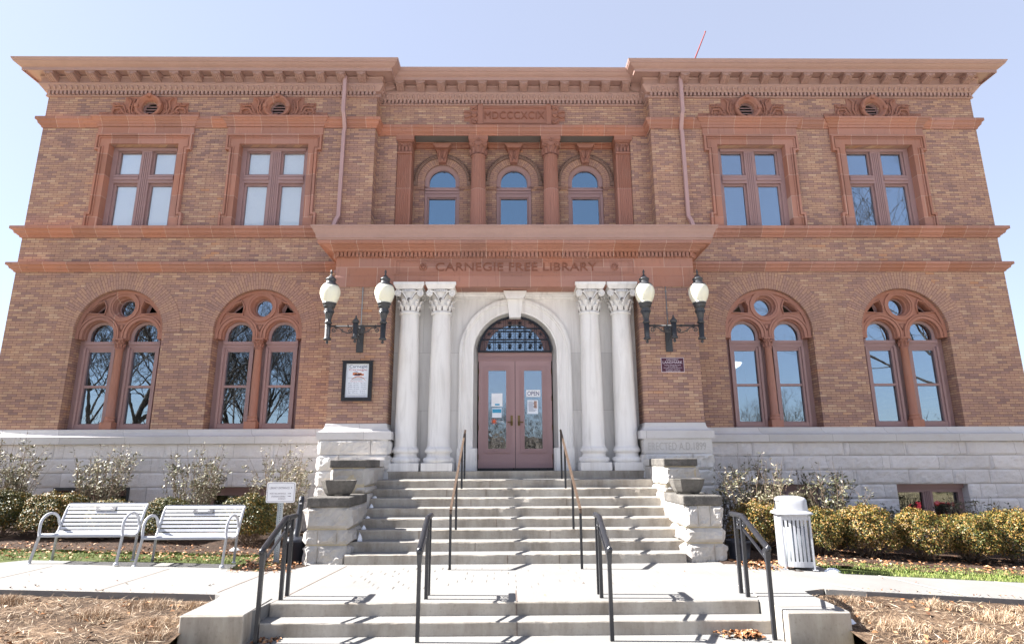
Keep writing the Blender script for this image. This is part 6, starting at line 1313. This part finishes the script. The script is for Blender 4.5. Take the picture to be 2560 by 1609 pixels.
p1 = np.concatenate([scatter(190, 3.65, 9, -9, -6.85), scatter(170, -9, -3.9, -9, -6.85)]); litter('fallen_leaves', p1, bk(p1[:, 0], p1[:, 1])+0.02, 0.036)
q1 = np.concatenate([np.column_stack([rng.uniform(-9, -4, 40), -6.66+np.abs(rng.normal(0, 0.12, 40))]), np.column_stack([rng.uniform(4.2, 9, 70), -6.66+np.abs(rng.normal(0, 0.12, 70))]), scatter(12, -8, -4.2, -6.5, -5.1), scatter(10, 4.2, 9, -6.5, -5.4), scatter(7, -2.8, 2.8, -7.1, -4.8), np.column_stack([rng.uniform(-4.5, -3.5, 60), -5.0-np.abs(rng.normal(0, 0.1, 60))]), np.column_stack([rng.uniform(3.5, 4.0, 40), -5.0-np.abs(rng.normal(0, 0.18, 40))])])
litter('fallen_leaves', q1, zgv(q1[:, 0])+0.006, 0.020)
n = 500; q = np.column_stack([np.concatenate([rng.uniform(-9, -3.9, 250), rng.uniform(3.7, 9, 250)]), -6.70+np.abs(rng.normal(0, 0.06, n))]); a = rng.uniform(0, 2*PI, n); L = rng.uniform(0.02, 0.07, n)
tag(link('dry_straw', quads('dry_straw', np.column_stack([q, zgv(q[:, 0])+0.010]), np.column_stack([np.cos(a), np.sin(a), 0*a])*L[:, None], np.column_stack([-np.sin(a), np.cos(a), 0*a])*0.002, m_straw)), kind='stuff')
def snow(x, y, z, rx, ry, h, label, sd):
    m = MB(); n, k_ = 20, 6; vs = [(0, 0, h)]
    for i in range(1, k_+1):
        for j in range(n):
            a = 2*PI*j/n; q = i/k_; w = 1+0.28*noise.noise(Vector((math.cos(a)*1.5+sd, math.sin(a)*1.5, sd))); vs.append((rx*q*w*math.cos(a), ry*q*w*math.sin(a), h*(1-q**2)*(1+0.5*noise.noise(Vector((q*4, a*2, sd))))-0.004*(i == k_)))
    m.add(vs, [(0, 1+j, 1+(j+1) % n) for j in range(n)]+[(1+i*n+j, 1+(i+1)*n+j, 1+(i+1)*n+(j+1) % n, 1+i*n+(j+1) % n) for i in range(k_-1) for j in range(n)], 0, True)
    return tag(m.build('snow_patch', m_snow, None, (x, y, z)), label, 'snow')
snow(4.78, -5.16, zg(4.7)+0.005, 0.13, 0.06, 0.045, 'melting snow patch beside the foot of the litter bin', 1.0); snow(3.66, -7.55, -0.16, 0.09, 0.10, 0.05, 'small snow patch beside the right cheek block', 2.0)
snow(-5.25, -3.1, zg(-5.2)+0.03, 0.10, 0.06, 0.04, 'small snow lump under the bush behind the nearer bench', 3.0)
for kk, lb in ((2, 'third'), (3, 'fourth'), (4, 'fifth'), (5, 'sixth'), (6, 'seventh')):
    snow(-2.80+0.01*kk, -2.214-0.322*kk+0.12, 1.28-0.16*kk, 0.045, 0.05, (0.035, 0.06, 0.035, 0.06, 0.12)[kk-2], 'bit of snow against the left pedestal on the %s step from the top' % lb, 4.0+kk)
# ------------------------------------------------------------------ bare trees across the street (mirrored in the windows)
def tree_mesh(seed, h):
    g = random.Random(seed); m = MB()
    def grow(p, d, L, r0, lvl):
        pts = [p.copy()]; rr = [r0]; n = 4 if lvl < 3 else 3
        for i in range(n):
            d = (d+Vector((g.gauss(0, .13), g.gauss(0, .13), g.gauss(0.05 if lvl else 0.0, .06)))).normalized(); p = p+d*L/n; pts.append(p.copy()); rr.append(max(0.006, r0*(1-0.62*(i+1)/n)))
        m.tube(pts, rr, 6 if lvl < 2 else (4 if lvl < 3 else 3), cap=False)
        if lvl >= 4: return
        for _ in range((9, 7, 6, 6)[lvl]):
            t = g.uniform(0.35, 1.0) if lvl else g.uniform(0.28, 1.0); q = t*n; i = min(n-1, int(q)); b = pts[i]+(pts[i+1]-pts[i])*(q-i); a = g.uniform(0, 2*PI); sp = g.uniform(0.5, 0.95)
            x = d.orthogonal().normalized(); y = d.cross(x); nd = (d*math.cos(sp)+(x*math.cos(a)+y*math.sin(a))*math.sin(sp)+Vector((0, 0, 0.18))).normalized(); grow(b, nd, L*g.uniform(0.42, 0.66), max(0.008, rr[i]*g.uniform(0.42, 0.62)), lvl+1)
    grow(Vector((0, 0, -0.3)), Vector((0, 0, 1)), h*0.62, h*0.0145, 0)
    me = bpy.data.meshes.new('crown'); me.from_pydata(m.v, [], m.f); me.materials.append(m_bark); me.polygons.foreach_set('use_smooth', m.s); return me
TM = [tree_mesh(s_, 15) for s_ in (2, 9, 17)]
tz = 0
trees = [(-19.5, -24, 1, 0.9, 5.0), (-24, -33, 0, 0.95, 2.9), (-12, -27.5, 1, 0.8, 0.1), (-30, -24, 1, 0.9, 1.7), (-15.5, -42, 2, 0.95, 3.7), (-21, -37, 1, 0.85, 5.8), (-22, -21, 0, 1.0, 0.3), (-17, -27, 1, 0.95, 1.4), (-28, -28, 2, 1.1, 2.2), (-14.5, -31, 2, 0.95, 4.0), (-11, -38, 0, 0.9, 3.1), (-34, -35, 1, 1.1, 0.6), (-25, -42, 2, 1.0, 5.2), (-8, -46, 1, 0.8, 2.0), (-19, -50, 0, 1.0, 1.0), (16, -46, 1, 0.55, 0.4), (24, -44, 2, 0.62, 1.9), (20, -60, 0, 0.8, 2.5),
         (30.5, -19.5, 0, 1.42, 4.2), (41, -30, 1, 1.2, 0.9), (4, -62, 2, 0.7, 0.2), (-2, -55, 1, 0.62, 3.3), (33, -52, 2, 0.8, 1.1), (9, -56, 0, 0.55, 5.0)]
names = ('thin, left, between the two nearest the road', 'leaning, middle of the left group', 'small, closest to the middle on the near left', 'upright, near the road wide on the left', 'tall, back row left of the middle', 'slim, back row behind the left group', 'nearest the road on the far left', 'second along the left side of the road', 'standing wide out on the left', 'slender, left of the road crossing', 'left of the middle, beyond the road', 'farthest out on the left', 'set back behind the left group', 'low, just left of the middle, far back', 'far back behind the left group', 'small, right of the middle', 'small spreading, right of the road', 'far back on the right', 'huge, close on the right, mirrored high in the right windows', 'large, far right across the road', 'small, far back near the middle', 'low, near the middle, far back', 'far back on the far right', 'smallest, right of the middle, far back')
for (x, y, v, s, rz), lb in zip(trees, names):
    s *= 1.12 if x < -9 else 1.05
    t = thing('bare_tree', 'leafless tree across the street, '+lb, 'tree', (x, y, hground(x, y)), rz, 'bare trees across the street'); t.scale = (s, s, s); link('branches', TM[v], t)
# wooded slope beyond the road
sheet('hillside', [-400, -150, -80, -40, 0, 40, 80, 150, 400], [-160, -120, -90, -78, -70], lambda x, y: -1.2+max(0, (-70-y))*0.11+0.6*math.sin(x*0.05), plain('leaf_litter_slope', (0.085, 0.058, 0.038), 0.95, var=0.4, scale=0.5))
n = 60000; p = np.column_stack([rng.uniform(-110, 110, n), rng.uniform(-74, -64, n)]); top = 6.2+1.5*np.sin(p[:, 0]*0.21)+1.2*np.sin(p[:, 0]*0.53+1)+0.9*np.sin(p[:, 0]*1.3)
zz = -1.2+rng.uniform(0, 1, n)**1.35*(top+1.2)
du = rdir(n)*np.array([0.55, 0.55, 1.2])*rng.uniform(0.3, 0.9, n)[:, None]; dv = rdir(n)*rng.uniform(0.02, 0.07, n)[:, None]
k = NT('brush_twigs'); c = k.ramp(k.isl(), [(0.0, (0.035, 0.027, 0.021)), (0.6, (0.085, 0.066, 0.048)), (1.0, (0.18, 0.15, 0.11))]); m_brush = k.fin(c, 0.95)
tag(link('brush_thicket', quads('brush_thicket', np.column_stack([p, zz]), du, dv, m_brush)), kind='stuff')
# parked red car mirrored in the right basement window
t = thing('parked_car', 'red parked car across the street, mirrored in the right basement window', 'car', (23.6, -18.5, hground(23.6, -18.5)-0.15), R(8))
m_carp = plain('red_car_paint', (0.42, 0.012, 0.02), 0.25, var=0.03, spec=0.6)
def xsec(pts, w, mat, nm, bev):
    m = MB(); m.plate(pts, [], -w, w); return m.build(nm, mat, t, bevel=bev)
xsec([(-2.2, 0.35), (2.2, 0.35), (2.25, 0.65), (2.15, 0.85), (1.2, 0.98), (-1.9, 1.0), (-2.2, 0.9), (-2.25, 0.6)], 0.88, m_carp, 'body', 0.08); xsec([(1.15, 0.97), (0.45, 1.45), (-1.1, 1.47), (-1.95, 1.0)], 0.72, m_carp, 'cabin', 0.06)
for s0 in (-1, 1): m = MB(); m.plate([(0.95, 1.02), (0.42, 1.39), (-1.05, 1.41), (-1.7, 1.04)], [], s0*0.725-0.004, s0*0.725+0.004); m.build('window', m_dark, t)
for x in (-1.4, 1.4):
    for s0 in (-1, 1): m = MB(); m.lathe([(0.30, -0.1), (0.33, -0.08), (0.33, 0.08), (0.30, 0.1), (0.20, 0.09), (0.02, 0.09)], x, s0*0.80, 0.33, 20, 0, 'y'); m.build('wheel', m_plast, t)
